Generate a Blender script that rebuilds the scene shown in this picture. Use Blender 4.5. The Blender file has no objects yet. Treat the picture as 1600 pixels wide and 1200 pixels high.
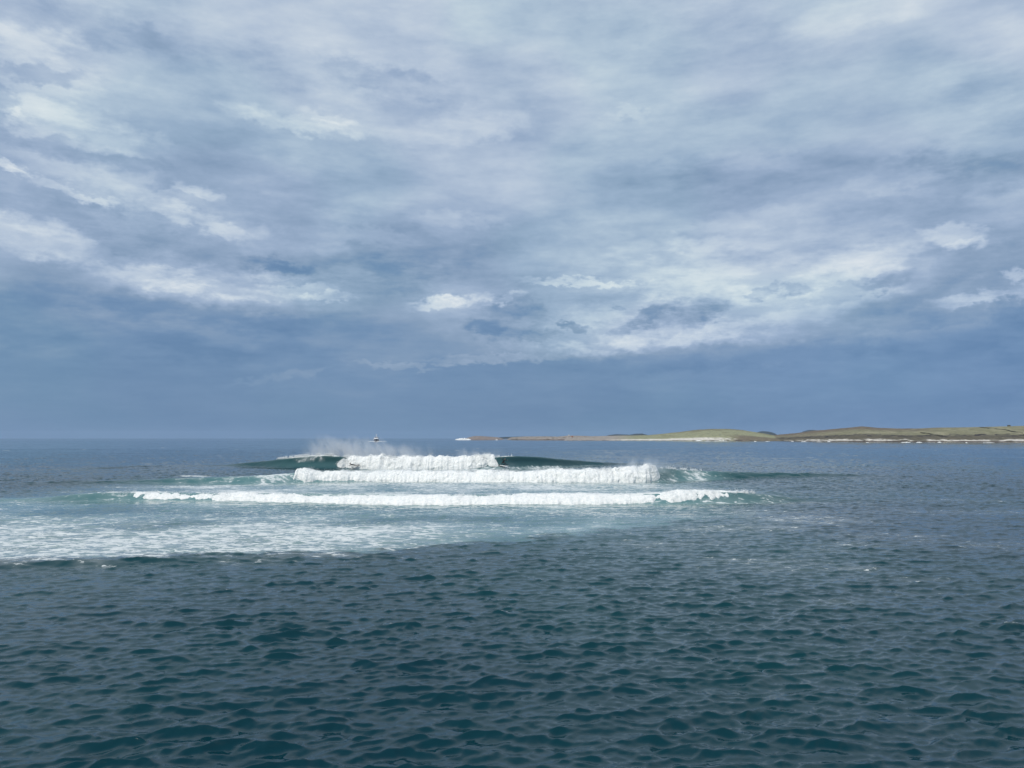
import bpy, math, random
import numpy as np
from mathutils import Vector, Matrix
C = bpy.context.scene.collection
SC = bpy.context.scene
R = math.radians

# ------------------------------------------------------------------ camera
H_CAM = 5.5                      # eye height above the sea, on the pier
F = 1202.0                       # focal length in pixels of a 1600 wide picture
PITCH = math.atan(84.5 / F)
cam_d = bpy.data.cameras.new("camera")
cam_d.sensor_width = 36.0
cam_d.lens = 36.0 * F / 1600.0
cam_d.clip_start = 0.1
cam_d.clip_end = 60000
cam = bpy.data.objects.new("camera", cam_d)
C.objects.link(cam)
cam.location = (0, 0, H_CAM)
cam.rotation_euler = (R(90) + PITCH, 0, 0)
SC.camera = cam
SC.view_settings.view_transform = 'Standard'
SC.view_settings.look = 'None'
SC.view_settings.exposure = 0.0
SC.view_settings.gamma = 1.0
SC.view_settings.use_curve_mapping = False
SC.cycles.max_bounces = 6
SC.cycles.diffuse_bounces = 2
SC.cycles.glossy_bounces = 3
SC.cycles.volume_bounces = 2
SC.cycles.volume_step_rate = 2.0
SC.cycles.volume_max_steps = 128
SC.cycles.use_denoising = True
SC.cycles.denoising_prefilter = 'ACCURATE'
SC.cycles.sample_clamp_indirect = 3.0
SC.cycles.sample_clamp_direct = 4.0

def ray(px, py):
    """direction (x, y, z) of a viewing ray of the photograph, 1600 x 1200"""
    a, b = (px - 800.0), -(py - 600.0)
    c, s = math.cos(PITCH), math.sin(PITCH)
    return (a, F * c - b * s, F * s + b * c)
def ground(px, py, z=0.0):
    d = ray(px, py); t = (z - H_CAM) / d[2]
    return d[0] * t, d[1] * t
def height_at(py, Y):
    d = ray(800, py)
    return H_CAM + d[2] / d[1] * Y
def x_at(px, Y):
    d = ray(px, 690); return d[0] / d[1] * Y

# ------------------------------------------------------------------ sun and sky
SUN_EL, SUN_AZ = 50.0, 212.0            # azimuth clockwise from +Y (the view direction)
sun_d = bpy.data.lights.new("sun", 'SUN')
sun_d.energy = 3.0
sun_d.angle = R(0.6)
sun_d.color = (1.0, 0.95, 0.88)
sun = bpy.data.objects.new("sun", sun_d)
C.objects.link(sun)
sdir = Vector((math.sin(R(SUN_AZ)) * math.cos(R(SUN_EL)), math.cos(R(SUN_AZ)) * math.cos(R(SUN_EL)), math.sin(R(SUN_EL))))
sun.rotation_euler = sdir.to_track_quat('Z', 'Y').to_euler()
sun.location = (0, 0, 60)

class NT:
    """small helper that writes shader node trees"""
    def __init__(s, nt): s.nt = nt; s.n = nt.nodes; s.l = nt.links; s.n.clear()
    def add(s, typ, props=None, ins=None):
        nd = s.n.new(typ)
        for k, v in (props or {}).items(): setattr(nd, k, v)
        for k, v in (ins or {}).items(): s.set(nd.inputs[k], v)
        return nd
    def set(s, sock, v):
        if isinstance(v, bpy.types.NodeSocket): s.l.new(v, sock)
        else:
            try: sock.default_value = v
            except Exception: sock.default_value = (*v, 1.0)
    def m(s, op, a, b=0.0, c=0.0, clamp=False):
        nd = s.add('ShaderNodeMath', {'operation': op, 'use_clamp': clamp}, {0: a, 1: b, 2: c})
        return nd.outputs[0]
    def vm(s, op, a, b=(0, 0, 0)):
        nd = s.add('ShaderNodeVectorMath', {'operation': op}, {0: a, 1: b})
        return nd.outputs['Value'] if op in ('LENGTH', 'DOT_PRODUCT') else nd.outputs[0]
    def smooth(s, v, a, b, lo=0.0, hi=1.0):
        nd = s.add('ShaderNodeMapRange', {'interpolation_type': 'SMOOTHSTEP', 'clamp': True},
                   {'Value': v, 'From Min': a, 'From Max': b, 'To Min': lo, 'To Max': hi})
        return nd.outputs['Result']
    def noise(s, vec, scale, detail=4, rough=0.55, dist=0.0, dim='3D', lac=2.0):
        nd = s.add('ShaderNodeTexNoise', {'noise_dimensions': dim},
                   {'Vector': vec, 'Scale': scale, 'Detail': detail, 'Roughness': rough, 'Distortion': dist, 'Lacunarity': lac})
        return nd
    def mix(s, f, a, b):
        nd = s.add('ShaderNodeMix', {'data_type': 'RGBA'})
        s.set(nd.inputs[0], f); s.set(nd.inputs[6], a); s.set(nd.inputs[7], b)
        return nd.outputs[2]
    def ramp(s, f, stops, interp='LINEAR'):
        nd = s.add('ShaderNodeValToRGB', None, {0: f}); cr = nd.color_ramp; cr.interpolation = interp
        while len(cr.elements) < len(stops): cr.elements.new(0.5)
        for e, (p, c) in zip(cr.elements, stops): e.position = p; e.color = (*c, 1.0)
        return nd.outputs[0]

def lin(*c):
    return tuple(((v / 255.0) / 12.92 if v / 255.0 <= 0.04045 else ((v / 255.0 + 0.055) / 1.055) ** 2.4) for v in c)

world = bpy.data.worlds.new("World"); SC.world = world; world.use_nodes = True
W = NT(world.node_tree)
sky = W.add('ShaderNodeTexSky', {'sky_type': 'NISHITA', 'sun_disc': False, 'sun_elevation': R(SUN_EL), 'sun_rotation': R(SUN_AZ),
                                'altitude': 5.0, 'air_density': 1.0, 'dust_density': 1.5})
tc = W.add('ShaderNodeTexCoord').outputs['Generated']
dirn = W.vm('NORMALIZE', tc)
sep = W.add('ShaderNodeSeparateXYZ', None, {0: dirn})
az = W.m('MULTIPLY', W.m('ARCTAN2', sep.outputs[0], sep.outputs[1]), 180 / math.pi)
el = W.m('MULTIPLY', W.m('ARCSINE', sep.outputs[2]), 180 / math.pi)
P = W.add('ShaderNodeCombineXYZ', None, {0: az, 1: el}).outputs[0]
elc = W.m('MAXIMUM', el, 0.0)
# cloud deck seen in perspective: a plane overhead
den = W.m('ADD', W.m('MAXIMUM', sep.outputs[2], 0.0), 0.10)
deck = W.add('ShaderNodeCombineXYZ', None, {0: W.m('DIVIDE', sep.outputs[0], den), 1: W.m('DIVIDE', sep.outputs[1], den), 2: 0.0}).outputs[0]
# wind-torn edges: the places of all cloud shapes are pushed about by noise
Pn = W.add('ShaderNodeMapping', None, {'Vector': P, 'Scale': (0.55, 1.0, 1.0)}).outputs[0]
n1 = W.noise(Pn, 0.16, 2, 0.5, dim='2D').outputs['Color']
n2 = W.noise(Pn, 0.75, 4, 0.62, dim='2D').outputs['Color']
n3 = W.noise(Pn, 1.5, 4, 0.6, dim='2D').outputs['Color']
n2b = W.noise(W.add('ShaderNodeMapping', None, {'Vector': P, 'Location': (5, 3, 0), 'Rotation': (0, 0, R(7)), 'Scale': (0.32, 1.0, 1.0)}).outputs[0], 0.62, 6, 0.62, dim='2D').outputs['Color']
def wob(col, amp):
    v = W.vm('SUBTRACT', col, (0.5, 0.5, 0.5))
    return W.vm('MULTIPLY', v, amp)
Pw = W.vm('ADD', P, W.vm('ADD', wob(n1, (3.0, 1.2, 0)), wob(n2, (4.4, 2.2, 0))))
Pf = W.vm('ADD', P, W.vm('ADD', wob(n1, (0.8, 0.5, 0)), wob(n3, (2.2, 1.5, 0))))
# mean brightness (0..1, display value of the green channel) by elevation
def E(py): d = ray(800, py); return math.degrees(math.atan2(d[2], math.hypot(d[0], d[1])))
g = W.add('ShaderNodeFloatCurve')
cm = g.mapping.curves[0]
for q, (py, v) in enumerate([(684, .540), (640, .548), (590, .572), (540, .592), (480, .652), (400, .690), (300, .708), (200, .732), (100, .750), (0, .765)]):
    x = E(py) / 90.0
    if q < 2: cm.points[q].location = (x, v)
    else: cm.points.new(x, v)
cm.points.new(.40, .79); cm.points.new(.52, .72); cm.points.new(.70, .60); cm.points.new(1.0, .57); g.mapping.update()
W.set(g.inputs['Value'], W.m('DIVIDE', elc, 90.0)); W.set(g.inputs['Factor'], 1.0)
tone = g.outputs[0]
amp = W.smooth(el, 0.5, 12.0, 0.25, 1.0)
big = W.noise(W.add('ShaderNodeMapping', None, {'Vector': deck, 'Location': (3.1, 1.7, 0), 'Rotation': (0, 0, R(12)), 'Scale': (0.75, 1.25, 1)}).outputs[0], 1.0, 6, 0.55, dim='2D').outputs['Fac']
fine = W.noise(W.add('ShaderNodeMapping', None, {'Vector': deck, 'Location': (9.1, 4.7, 0), 'Rotation': (0, 0, R(-8)), 'Scale': (0.9, 1.3, 1)}).outputs[0], 3.6, 5, 0.66, dim='2D').outputs['Fac']
soft = W.noise(W.add('ShaderNodeMapping', None, {'Vector': P, 'Location': (2, 31, 0), 'Scale': (0.30, 1.0, 1)}).outputs[0], 0.30, 6, 0.60, dim='2D').outputs['Fac']
tex = W.m('ADD', W.m('MULTIPLY', W.m('SUBTRACT', big, 0.5), 0.06), W.m('MULTIPLY', W.m('SUBTRACT', fine, 0.5), 0.075))
tex = W.m('ADD', tex, W.m('MULTIPLY', W.m('SUBTRACT', soft, 0.5), 0.27))
tone = W.m('ADD', tone, W.m('MULTIPLY', tex, amp))
# the clouds and gaps one can tell apart: centre, half sizes (photo pixels), tilt, edge softness, change of brightness, ragged?
CL = [
 # bright gaps, upper left
 (50, 95, 105, 50, 0, .9, .085, 1), (60, 55, 60, 25, -15, .8, .05, 1), (105, 190, 125, 26, 4, .7, .13, 1), (60, 195, 55, 10, 4, .5, .06, 1), (25, 265, 40, 9, 10, .7, .13, 1),
 (230, 130, 120, 40, -20, .9, .04, 1), (462, 192, 95, 14, 3, .8, .12, 1), (520, 185, 40, 9, 10, .6, .07, 1), (735, 192, 75, 26, -14, .8, .07, 1), (560, 165, 90, 25, 30, .9, .04, 1),
 (250, 318, 150, 30, 14, .85, .10, 1), (300, 345, 75, 13, 14, .6, .09, 1), (110, 297, 80, 7, 10, .6, .10, 1), (50, 372, 80, 30, 2, .5, .12, 1), (300, 300, 28, 9, 0, .6, .08, 1),
 (330, 440, 185, 30, 6, .9, .11, 1), (360, 455, 120, 11, 3, .5, .07, 1), (230, 425, 90, 16, 3, .8, .05, 1), (514, 464, 38, 6, -2, .6, .11, 0), (430, 380, 60, 18, 8, .9, .05, 1),
 # bright gaps, right and centre
 (700, 474, 60, 7, -6, .8, .12, 1), (755, 466, 50, 7, -4, .8, .11, 1), (905, 441, 95, 6, 2, .7, .11, 0), (770, 561, 85, 6, -2, .7, .09, 0), (620, 573, 70, 4, 3, .7, .05, 0), (440, 590, 70, 5, -10, .8, .04, 0),
 (900, 400, 200, 45, -18, .95, .05, 1), (1010, 470, 270, 60, 0, .95, .09, 1), (1200, 420, 260, 50, -4, .9, .07, 1), (1345, 405, 95, 22, -4, .6, .05, 0), (1050, 385, 90, 12, -4, .8, .06, 1),
 (1180, 345, 80, 14, 0, .9, .06, 1), (980, 180, 30, 8, 0, .8, .05, 1), (1380, 285, 60, 12, 0, .9, .05, 1), (880, 160, 90, 40, 0, .95, .04, 1),
 (1250, 505, 330, 42, -3, .9, .06, 1), (930, 520, 200, 25, 0, .9, .06, 1), (1530, 466, 80, 9, -3, .6, .10, 0), (1560, 320, 90, 22, 0, .9, .04, 1),
 (1000, 538, 170, 8, -2, .8, .05, 0), (1330, 20, 90, 25, 0, .9, .06, 1), (1560, 100, 110, 60, 0, .95, .05, 1), (640, 60, 160, 50, 0, .95, .03, 1),
 (560, 368, 60, 10, 0, .9, .05, 1), (720, 342, 60, 10, 0, .9, .05, 1), (170, 10, 200, 20, 0, .9, .03, 1),
 # grey masses
 (165, 45, 130, 26, 8, .8, -.055, 1), (60, 112, 60, 12, -3, .6, -.08, 1), (490, 105, 180, 30, 4, .8, -.045, 1), (590, 118, 120, 18, 6, .7, -.035, 1), (5, 155, 28, 22, 20, .7, -.07, 1),
 (260, 60, 90, 40, 40, .8, -.03, 1), (120, 235, 150, 18, 6, .7, -.06, 1), (90, 335, 170, 24, 9, .6, -.06, 1), (250, 290, 24, 9, 0, .6, -.08, 1), (150, 312, 150, 18, 8, .8, -.03, 1),
 (180, 392, 190, 14, 2, .6, -.05, 1), (480, 260, 180, 60, 10, .95, -.03, 1), (620, 400, 330, 55, 4, .9, -.055, 1), (700, 435, 260, 28, 3, .7, -.045, 1), (430, 410, 60, 8, 6, .7, -.05, 1), (450, 440, 50, 5, -4, .7, -.05, 1),
 (120, 500, 420, 46, 3, .5, -.045, 1), (330, 490, 260, 22, 2, .5, -.03, 0), (250, 570, 420, 40, 1, .9, -.02, 1),
 (1080, 60, 220, 50, 0, .95, -.03, 1), (950, 190, 200, 40, 0, .95, -.025, 1), (1560, 245, 170, 38, -4, .9, -.055, 1), (1450, 262, 110, 18, 2, .8, -.04, 1), (1150, 300, 260, 45, 0, .95, -.03, 1), (1120, 270, 150, 22, 4, .9, -.03, 1),
 # the blue bank above the horizon
 (1250, 600, 620, 58, -2, .45, -.022, 0), (1080, 562, 330, 16, -2, .5, -.03, 0), (1420, 560, 300, 20, 0, .6, -.02, 0), (1590, 590, 70, 50, 0, .6, -.02, 0),
]
CRISP = [
 (790, 502, 56, 27, -4, .5, -.085, 1), (800, 478, 36, 18, -10, .5, -.05, 1), (762, 512, 26, 12, 0, .5, -.05, 1), (842, 524, 26, 7, -6, .5, -.06, 1), (893, 512, 22, 8, 12, .4, -.09, 1), (880, 506, 14, 5, 0, .4, -.04, 1),
 (1000, 500, 46, 11, -26, .5, -.08, 1), (1035, 485, 34, 18, -16, .5, -.075, 1), (1098, 482, 44, 22, -20, .45, -.085, 1), (1072, 496, 56, 19, -12, .6, -.06, 1), (1050, 500, 60, 10, -10, .6, -.03, 1),
 (1188, 460, 24, 8, -12, .4, -.08, 1), (1214, 446, 14, 5, -14, .4, -.06, 1), (966, 482, 12, 4, 0, .5, -.05, 1), (1250, 452, 26, 8, 4, .4, -.07, 1), (1232, 460, 16, 5, 0, .5, -.05, 1),
 (1330, 455, 60, 13, -10, .4, -.065, 1), (1385, 440, 40, 12, -14, .4, -.06, 1), (1400, 478, 80, 18, -4, .7, -.04, 1), (1470, 415, 60, 36, -8, .4, -.045, 1), (1530, 420, 70, 34, -4, .5, -.03, 1), (1590, 400, 50, 26, 0, .6, -.03, 1),
 (1470, 462, 100, 16, -8, .6, -.035, 1), (1595, 486, 40, 26, 0, .6, -.045, 1), (1470, 500, 120, 12, -4, .6, -.04, 1),
 (1488, 366, 46, 15, 6, .7, .10, 1), (1510, 380, 34, 10, 0, .5, .07, 1), (1594, 430, 18, 9, 0, .6, .11, 1), (1340, 404, 84, 12, -4, .6, .03, 0),
]
SW = W.add('ShaderNodeSeparateXYZ', None, {0: Pw}).outputs
SF = W.add('ShaderNodeSeparateXYZ', None, {0: Pf}).outputs
def lay_clouds(tone, lst, crisp=False):
    for n_cl, (cx, cy, rx, ry, rot, so, dv, rag) in enumerate(lst):
        def azel(a, b):
            d = ray(a, b); return math.degrees(math.atan2(d[0], d[1])), math.degrees(math.atan2(d[2], math.hypot(d[0], d[1])))
        a0, e0 = azel(cx, cy); a1 = azel(cx + 10, cy)[0]; e1 = azel(cx, cy - 10)[1]
        sx, sy = abs(a1 - a0) / 10, abs(e1 - e0) / 10
        ka, kb = rx * sx * 1.12, ry * sy * 1.15
        if n_cl % 8 == 0:      # the third slot is 1; it hangs on the tone so far, so that the clouds are added batch after batch
            one = W.m('MULTIPLY_ADD', tone, 1e-9, 1.0)
            QW = W.add('ShaderNodeCombineXYZ', None, {0: SW[0], 1: SW[1], 2: one}).outputs[0]
            QF = W.add('ShaderNodeCombineXYZ', None, {0: SF[0], 1: SF[1], 2: one}).outputs[0]
        co_, si_ = math.cos(R(-rot)), math.sin(R(-rot))
        q_ = QW if rag and not crisp else QF
        u_ = W.vm('DOT_PRODUCT', q_, (co_ / ka, si_ / ka, -(a0 * co_ + e0 * si_) / ka))
        v_ = W.vm('DOT_PRODUCT', q_, (-si_ / kb, co_ / kb, (a0 * si_ - e0 * co_) / kb))
        qq = W.m('MULTIPLY_ADD', v_, v_, W.m('MULTIPLY', u_, u_))
        tone = W.m('ADD', tone, W.smooth(qq, (1 + so * .45) ** 2, max(0.0, 1 - so) ** 2, 0.0, dv if crisp else dv * (.74 if dv > 0 else .80)))
    return tone
delta = lay_clouds(W.m('MULTIPLY', el, 1e-7), CL)
torn = W.smooth(W.add('ShaderNodeSeparateXYZ', None, {0: n2b}).outputs[2], .36, .62, .60, 1.45)      # wisps inside the gaps and masses
tone = W.m('ADD', tone, W.m('MULTIPLY', delta, torn))
tone = lay_clouds(tone, CRISP, True)
tone = W.m('MINIMUM', W.m('MAXIMUM', tone, 0.45), 0.93)
col = W.ramp(tone, [(.50, lin(95, 129, 167)), (.56, lin(111, 142, 177)), (.62, lin(134, 158, 186)), (.69, lin(156, 177, 203)), (.76, lin(181, 198, 217)), (.83, lin(203, 216, 227)), (.92, lin(228, 235, 238))])
hue = W.noise(Pn, 0.12, 1, 0.5, dim='2D').outputs['Fac']
col = W.mix(W.smooth(hue, .42, .62, 0, .16), col, W.vm('MULTIPLY', col, (1.07, .985, 1.04)))
col = W.mix(W.smooth(hue, .50, .32, 0, .30), col, W.vm('MULTIPLY', col, (.93, 1.03, .98)))
# a rain-blue cast low on the right
cast = W.m('MULTIPLY', W.smooth(az, 2.0, 30.0), W.smooth(el, 11.0, 3.0))
col = W.mix(cast, col, W.vm('MULTIPLY', col, (1.0, 1.02, 1.08)))
nis = W.vm('MULTIPLY', sky.outputs[0], (0.10, 0.10, 0.10))
col = W.mix(0.06, col, nis)
bg = W.add('ShaderNodeBackground', None, {'Color': col, 'Strength': 1.0})
W.add('ShaderNodeOutputWorld', None, {'Surface': bg.outputs[0]})
world.cycles.sampling_method = 'NONE'      # the sky is smooth: sampling it by reflection alone is enough

# ------------------------------------------------------------------ noise and mesh helpers
_rng = np.random.RandomState(7)
_perm = _rng.permutation(4096)
_ang = _rng.rand(4096) * 2 * np.pi
_g3 = _rng.randn(4096, 3); _g3 /= np.linalg.norm(_g3, axis=1)[:, None]
def perlin2(x, y, seed=0):
    x = np.asarray(x, float) + seed * 17.13; y = np.asarray(y, float) + seed * 5.71
    xi, yi = np.floor(x).astype(np.int64), np.floor(y).astype(np.int64)
    xf, yf = x - xi, y - yi
    def gr(ix, iy, fx, fy):
        a = _ang[_perm[(ix + _perm[iy & 4095]) & 4095]]
        return np.cos(a) * fx + np.sin(a) * fy
    u, v = xf * xf * xf * (xf * (xf * 6 - 15) + 10), yf * yf * yf * (yf * (yf * 6 - 15) + 10)
    a = gr(xi, yi, xf, yf) * (1 - u) + gr(xi + 1, yi, xf - 1, yf) * u
    b = gr(xi, yi + 1, xf, yf - 1) * (1 - u) + gr(xi + 1, yi + 1, xf - 1, yf - 1) * u
    return (a * (1 - v) + b * v) * 1.4
def perlin3(x, y, z, seed=0):
    x = np.asarray(x, float) + seed * 11.3; y = np.asarray(y, float) + seed * 7.9; z = np.asarray(z, float) + seed * 3.3
    xi, yi, zi = [np.floor(a).astype(np.int64) for a in (x, y, z)]
    xf, yf, zf = x - xi, y - yi, z - zi
    f = lambda t: t * t * t * (t * (t * 6 - 15) + 10)
    u, v, w = f(xf), f(yf), f(zf)
    out = 0
    for i in (0, 1):
        for j in (0, 1):
            for k in (0, 1):
                g_ = _g3[_perm[(xi + i + _perm[(yi + j + _perm[(zi + k) & 4095]) & 4095]) & 4095]]
                d = g_[..., 0] * (xf - i) + g_[..., 1] * (yf - j) + g_[..., 2] * (zf - k)
                out = out + d * (u if i else 1 - u) * (v if j else 1 - v) * (w if k else 1 - w)
    return out * 1.5
def fbm2(x, y, oct=4, seed=0, gain=.5):
    s, a, f = 0, 1.0, 1.0
    for o in range(oct): s = s + a * perlin2(x * f, y * f, seed + o * 3); a *= gain; f *= 2.03
    return s
def sstep(x, a, b):
    t = np.clip((np.asarray(x, float) - a) / (b - a), 0, 1); return t * t * (3 - 2 * t)

def mesh_obj(name, v, faces, mat=None, parent=None, smooth=True, attrs=None, quads=None):
    me = bpy.data.meshes.new(name)
    if quads is not None:
        n = len(quads)
        me.vertices.add(len(v)); me.vertices.foreach_set('co', np.asarray(v, np.float32).ravel())
        me.loops.add(n * quads.shape[1]); me.loops.foreach_set('vertex_index', quads.astype(np.int32).ravel())
        me.polygons.add(n)
        me.polygons.foreach_set('loop_start', np.arange(0, n * quads.shape[1], quads.shape[1], dtype=np.int32))
        me.update(calc_edges=True)
    else:
        me.from_pydata([tuple(a) for a in v], [], faces); me.update()
    if smooth: me.polygons.foreach_set('use_smooth', np.ones(len(me.polygons), bool))
    for k, a in (attrs or {}).items():
        a = np.asarray(a, np.float32)
        if a.ndim == 1:
            at = me.attributes.new(k, 'FLOAT', 'POINT'); at.data.foreach_set('value', a)
        else:
            at = me.attributes.new(k, 'FLOAT_COLOR', 'POINT'); at.data.foreach_set('color', np.c_[a, np.ones(len(a))].astype(np.float32).ravel())
    if mat: me.materials.append(mat)
    o = bpy.data.objects.new(name, me); C.objects.link(o)
    if parent: o.parent = parent
    return o
def grid_quads(nr, nc):
    i = np.arange((nr - 1) * (nc - 1)); r, c = i // (nc - 1), i % (nc - 1)
    a = r * nc + c
    return np.stack([a, a + 1, a + nc + 1, a + nc], 1)
def tag(o, label=None, cat=None, group=None, kind=None):
    if label: o['label'] = label
    if cat: o['category'] = cat
    if group: o['group'] = group
    if kind: o['kind'] = kind
    return o
def empty(name, loc, rz=0):
    o = bpy.data.objects.new(name, None); C.objects.link(o); o.location = loc; o.rotation_euler = (0, 0, rz); o.empty_display_size = .2
    return o
def plain(name, color, rough=.6, spec=.3, bump=0.0, bscale=20):
    m = bpy.data.materials.new(name); m.use_nodes = True; T = NT(m.node_tree)
    co = T.add('ShaderNodeTexCoord').outputs['Object']
    nz = T.noise(co, bscale, 4, .6).outputs['Fac']
    c = T.mix(nz, tuple(x * .82 for x in color), tuple(min(1, x * 1.12) for x in color))
    b = T.add('ShaderNodeBsdfPrincipled', None, {'Base Color': c, 'Roughness': rough, 'Specular IOR Level': spec})
    if bump: T.set(b.inputs['Normal'], T.add('ShaderNodeBump', None, {'Strength': bump, 'Distance': .02, 'Height': nz}).outputs[0])
    T.add('ShaderNodeOutputMaterial', None, {'Surface': b.outputs[0]})
    return m

# ------------------------------------------------------------------ the sea: spectra
def spectrum_tile(L, N, lmin, lmax, lpeak, rms_slope, direction, spread, seed, chop):
    rs = np.random.RandomState(seed)
    k1 = np.fft.fftfreq(N, L / N) * 2 * np.pi
    kx, ky = np.meshgrid(k1, k1, indexing='ij')
    k = np.hypot(kx, ky); k[0, 0] = 1e-6
    kp = 2 * np.pi / lpeak
    cosd = (kx * math.cos(direction) + ky * math.sin(direction)) / k
    S = k ** -3.45 * np.exp(-1.1 * (kp / k) ** 2) * (np.abs(cosd) ** spread + 0.02)
    S *= (k > 2 * np.pi / lmax) & (k < 2 * np.pi / lmin)
    S[0, 0] = 0
    A = np.fft.fft2(rs.randn(N, N)) * np.sqrt(S)
    sl = np.sqrt(np.mean(np.real(np.fft.ifft2(1j * ky * A)) ** 2 + np.real(np.fft.ifft2(1j * kx * A)) ** 2))
    A *= rms_slope / sl
    h = np.real(np.fft.ifft2(A))
    dx = np.real(np.fft.ifft2(1j * kx / k * A)) * chop
    dy = np.real(np.fft.ifft2(1j * ky / k * A)) * chop
    return L, N, np.stack([dx, dy, h], -1)
def sample(tile, X, Y, rot=0.0, off=(0.0, 0.0)):
    L, N, T = tile
    c, s = math.cos(rot), math.sin(rot)
    x, y = (X * c + Y * s + off[0]) / L * N, (-X * s + Y * c + off[1]) / L * N
    xi, yi = np.floor(x).astype(np.int64), np.floor(y).astype(np.int64)
    fx, fy = (x - xi)[..., None], (y - yi)[..., None]
    xi %= N; yi %= N; x2, y2 = (xi + 1) % N, (yi + 1) % N
    v = (T[xi, yi] * (1 - fx) + T[x2, yi] * fx) * (1 - fy) + (T[xi, y2] * (1 - fx) + T[x2, y2] * fx) * fy
    return np.stack([v[..., 0] * c - v[..., 1] * s, v[..., 0] * s + v[..., 1] * c, v[..., 2]], -1)
WD = R(98)
T_CHOP = spectrum_tile(61.0, 1024, 0.22, 9.0, 1.7, 0.215, WD, 6.0, 3, .9)
T_CHOP2 = spectrum_tile(37.3, 1024, 0.25, 9.0, 1.3, 0.14, WD, 5.0, 13, .7)
T_RIP = spectrum_tile(9.7, 512, 0.10, 0.7, 0.45, 0.09, WD, 2.0, 5, 0.4)
T_SWL = spectrum_tile(470.0, 512, 9.0, 90.0, 28.0, 0.018, R(92), 6.0, 9, 0.8)

# ------------------------------------------------------------------ the breaking waves as crest lines (photo px, base y, crest y) -> metres
class Wave:
    def __init__(s, pts, front, back, lean, base_default=None):
        X, YB, H = [], [], []
        for px, by, cy in pts:
            x, yb = ground(px, by)
            X.append(x); YB.append(yb); H.append(max(0.0, height_at(cy, yb + front)) if cy is not None else 0.0)
        s.X, s.YB, s.H = map(np.array, (X, YB, H)); s.front, s.back, s.lean = front, back, lean
        xs = np.linspace(s.X[0] - 30, s.X[-1] + 30, 1600)
        ker = np.hanning(41); ker /= ker.sum()
        s.xs = xs
        sm = lambda a: np.convolve(np.pad(a, 20, 'edge'), ker, 'valid')
        s.yb_s = sm(np.interp(xs, s.X, s.YB)); s.h_s = sm(np.interp(xs, s.X, s.H, left=0, right=0))
    def yb(s, x): return np.interp(x, s.xs, s.yb_s)
    def h(s, x): return np.interp(x, s.xs, s.h_s)
    def disp(s, X, Y):
        """height and forward lean of the clean swell at undisturbed points"""
        yc = s.yb(X) + s.front; H = s.h(X)
        d = (Y - yc)
        pr = np.where(d < 0, 0.5 + 0.5 * np.cos(np.pi * np.clip(-d / s.front, 0, 1)), 1 / (1 + (np.clip(d, 0, None) / s.back) ** 2) ** 1.5)
        trough = -0.10 * np.exp(-((d + s.front * 1.5) / (s.front * .9)) ** 2) * (d < 0)
        z = H * (pr + trough)
        dy = -s.lean * H * np.clip(pr, 0, 1) ** 2.2
        return z, dy
WA = Wave([(-60, 736, 735), (120, 734, 731), (250, 729, 726.5), (340, 729, 725), (400, 730, 720.5), (450, 731.5, 714), (490, 732.5, 710), (520, 733, 710), (545, 733, 716),
           (640, 733, 717), (755, 733, 717), (778, 733, 713), (790, 733, 712), (840, 731.5, 713), (880, 730, 717), (920, 728.5, 720.5), (980, 727.5, 724), (1080, 727, 725), (1200, 727, 727)], 3.2, 4.2, .75)
WB = Wave([(0, 758, 754), (120, 757, 751), (230, 756, 748), (300, 756, 745), (400, 756, 742), (465, 754, 738), (600, 752, 739), (900, 753, 738), (1000, 752, 733), (1040, 751, 731),
           (1100, 749, 736), (1200, 747, 738.5), (1320, 746, 741), (1450, 746, 745)], 2.4, 3.2, .35)
WCv = Wave([(-80, 785, 780), (50, 783, 776), (110, 783, 769.5), (160, 782, 768), (300, 784, 771), (700, 787, 772), (1000, 787, 771), (1080, 787, 768), (1150, 786, 766.5), (1200, 785, 769.5),
            (1260, 783, 775), (1400, 782, 780)], 1.9, 2.3, .40)
WDD = Wave([(-80, 892, 878), (60, 890, 876), (200, 886, 873), (330, 880, 869), (450, 876, 868), (560, 871, 868), (700, 862, 861), (900, 840, 840)], 1.0, 2.2, .3)
WE = Wave([(900, 801, 798), (1000, 800, 796), (1100, 798, 794), (1250, 797, 793.5), (1400, 796, 793), (1550, 796, 795)], 2.5, 5.0, .2)
WAVES = [WA, WB, WCv, WDD, WE]

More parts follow.
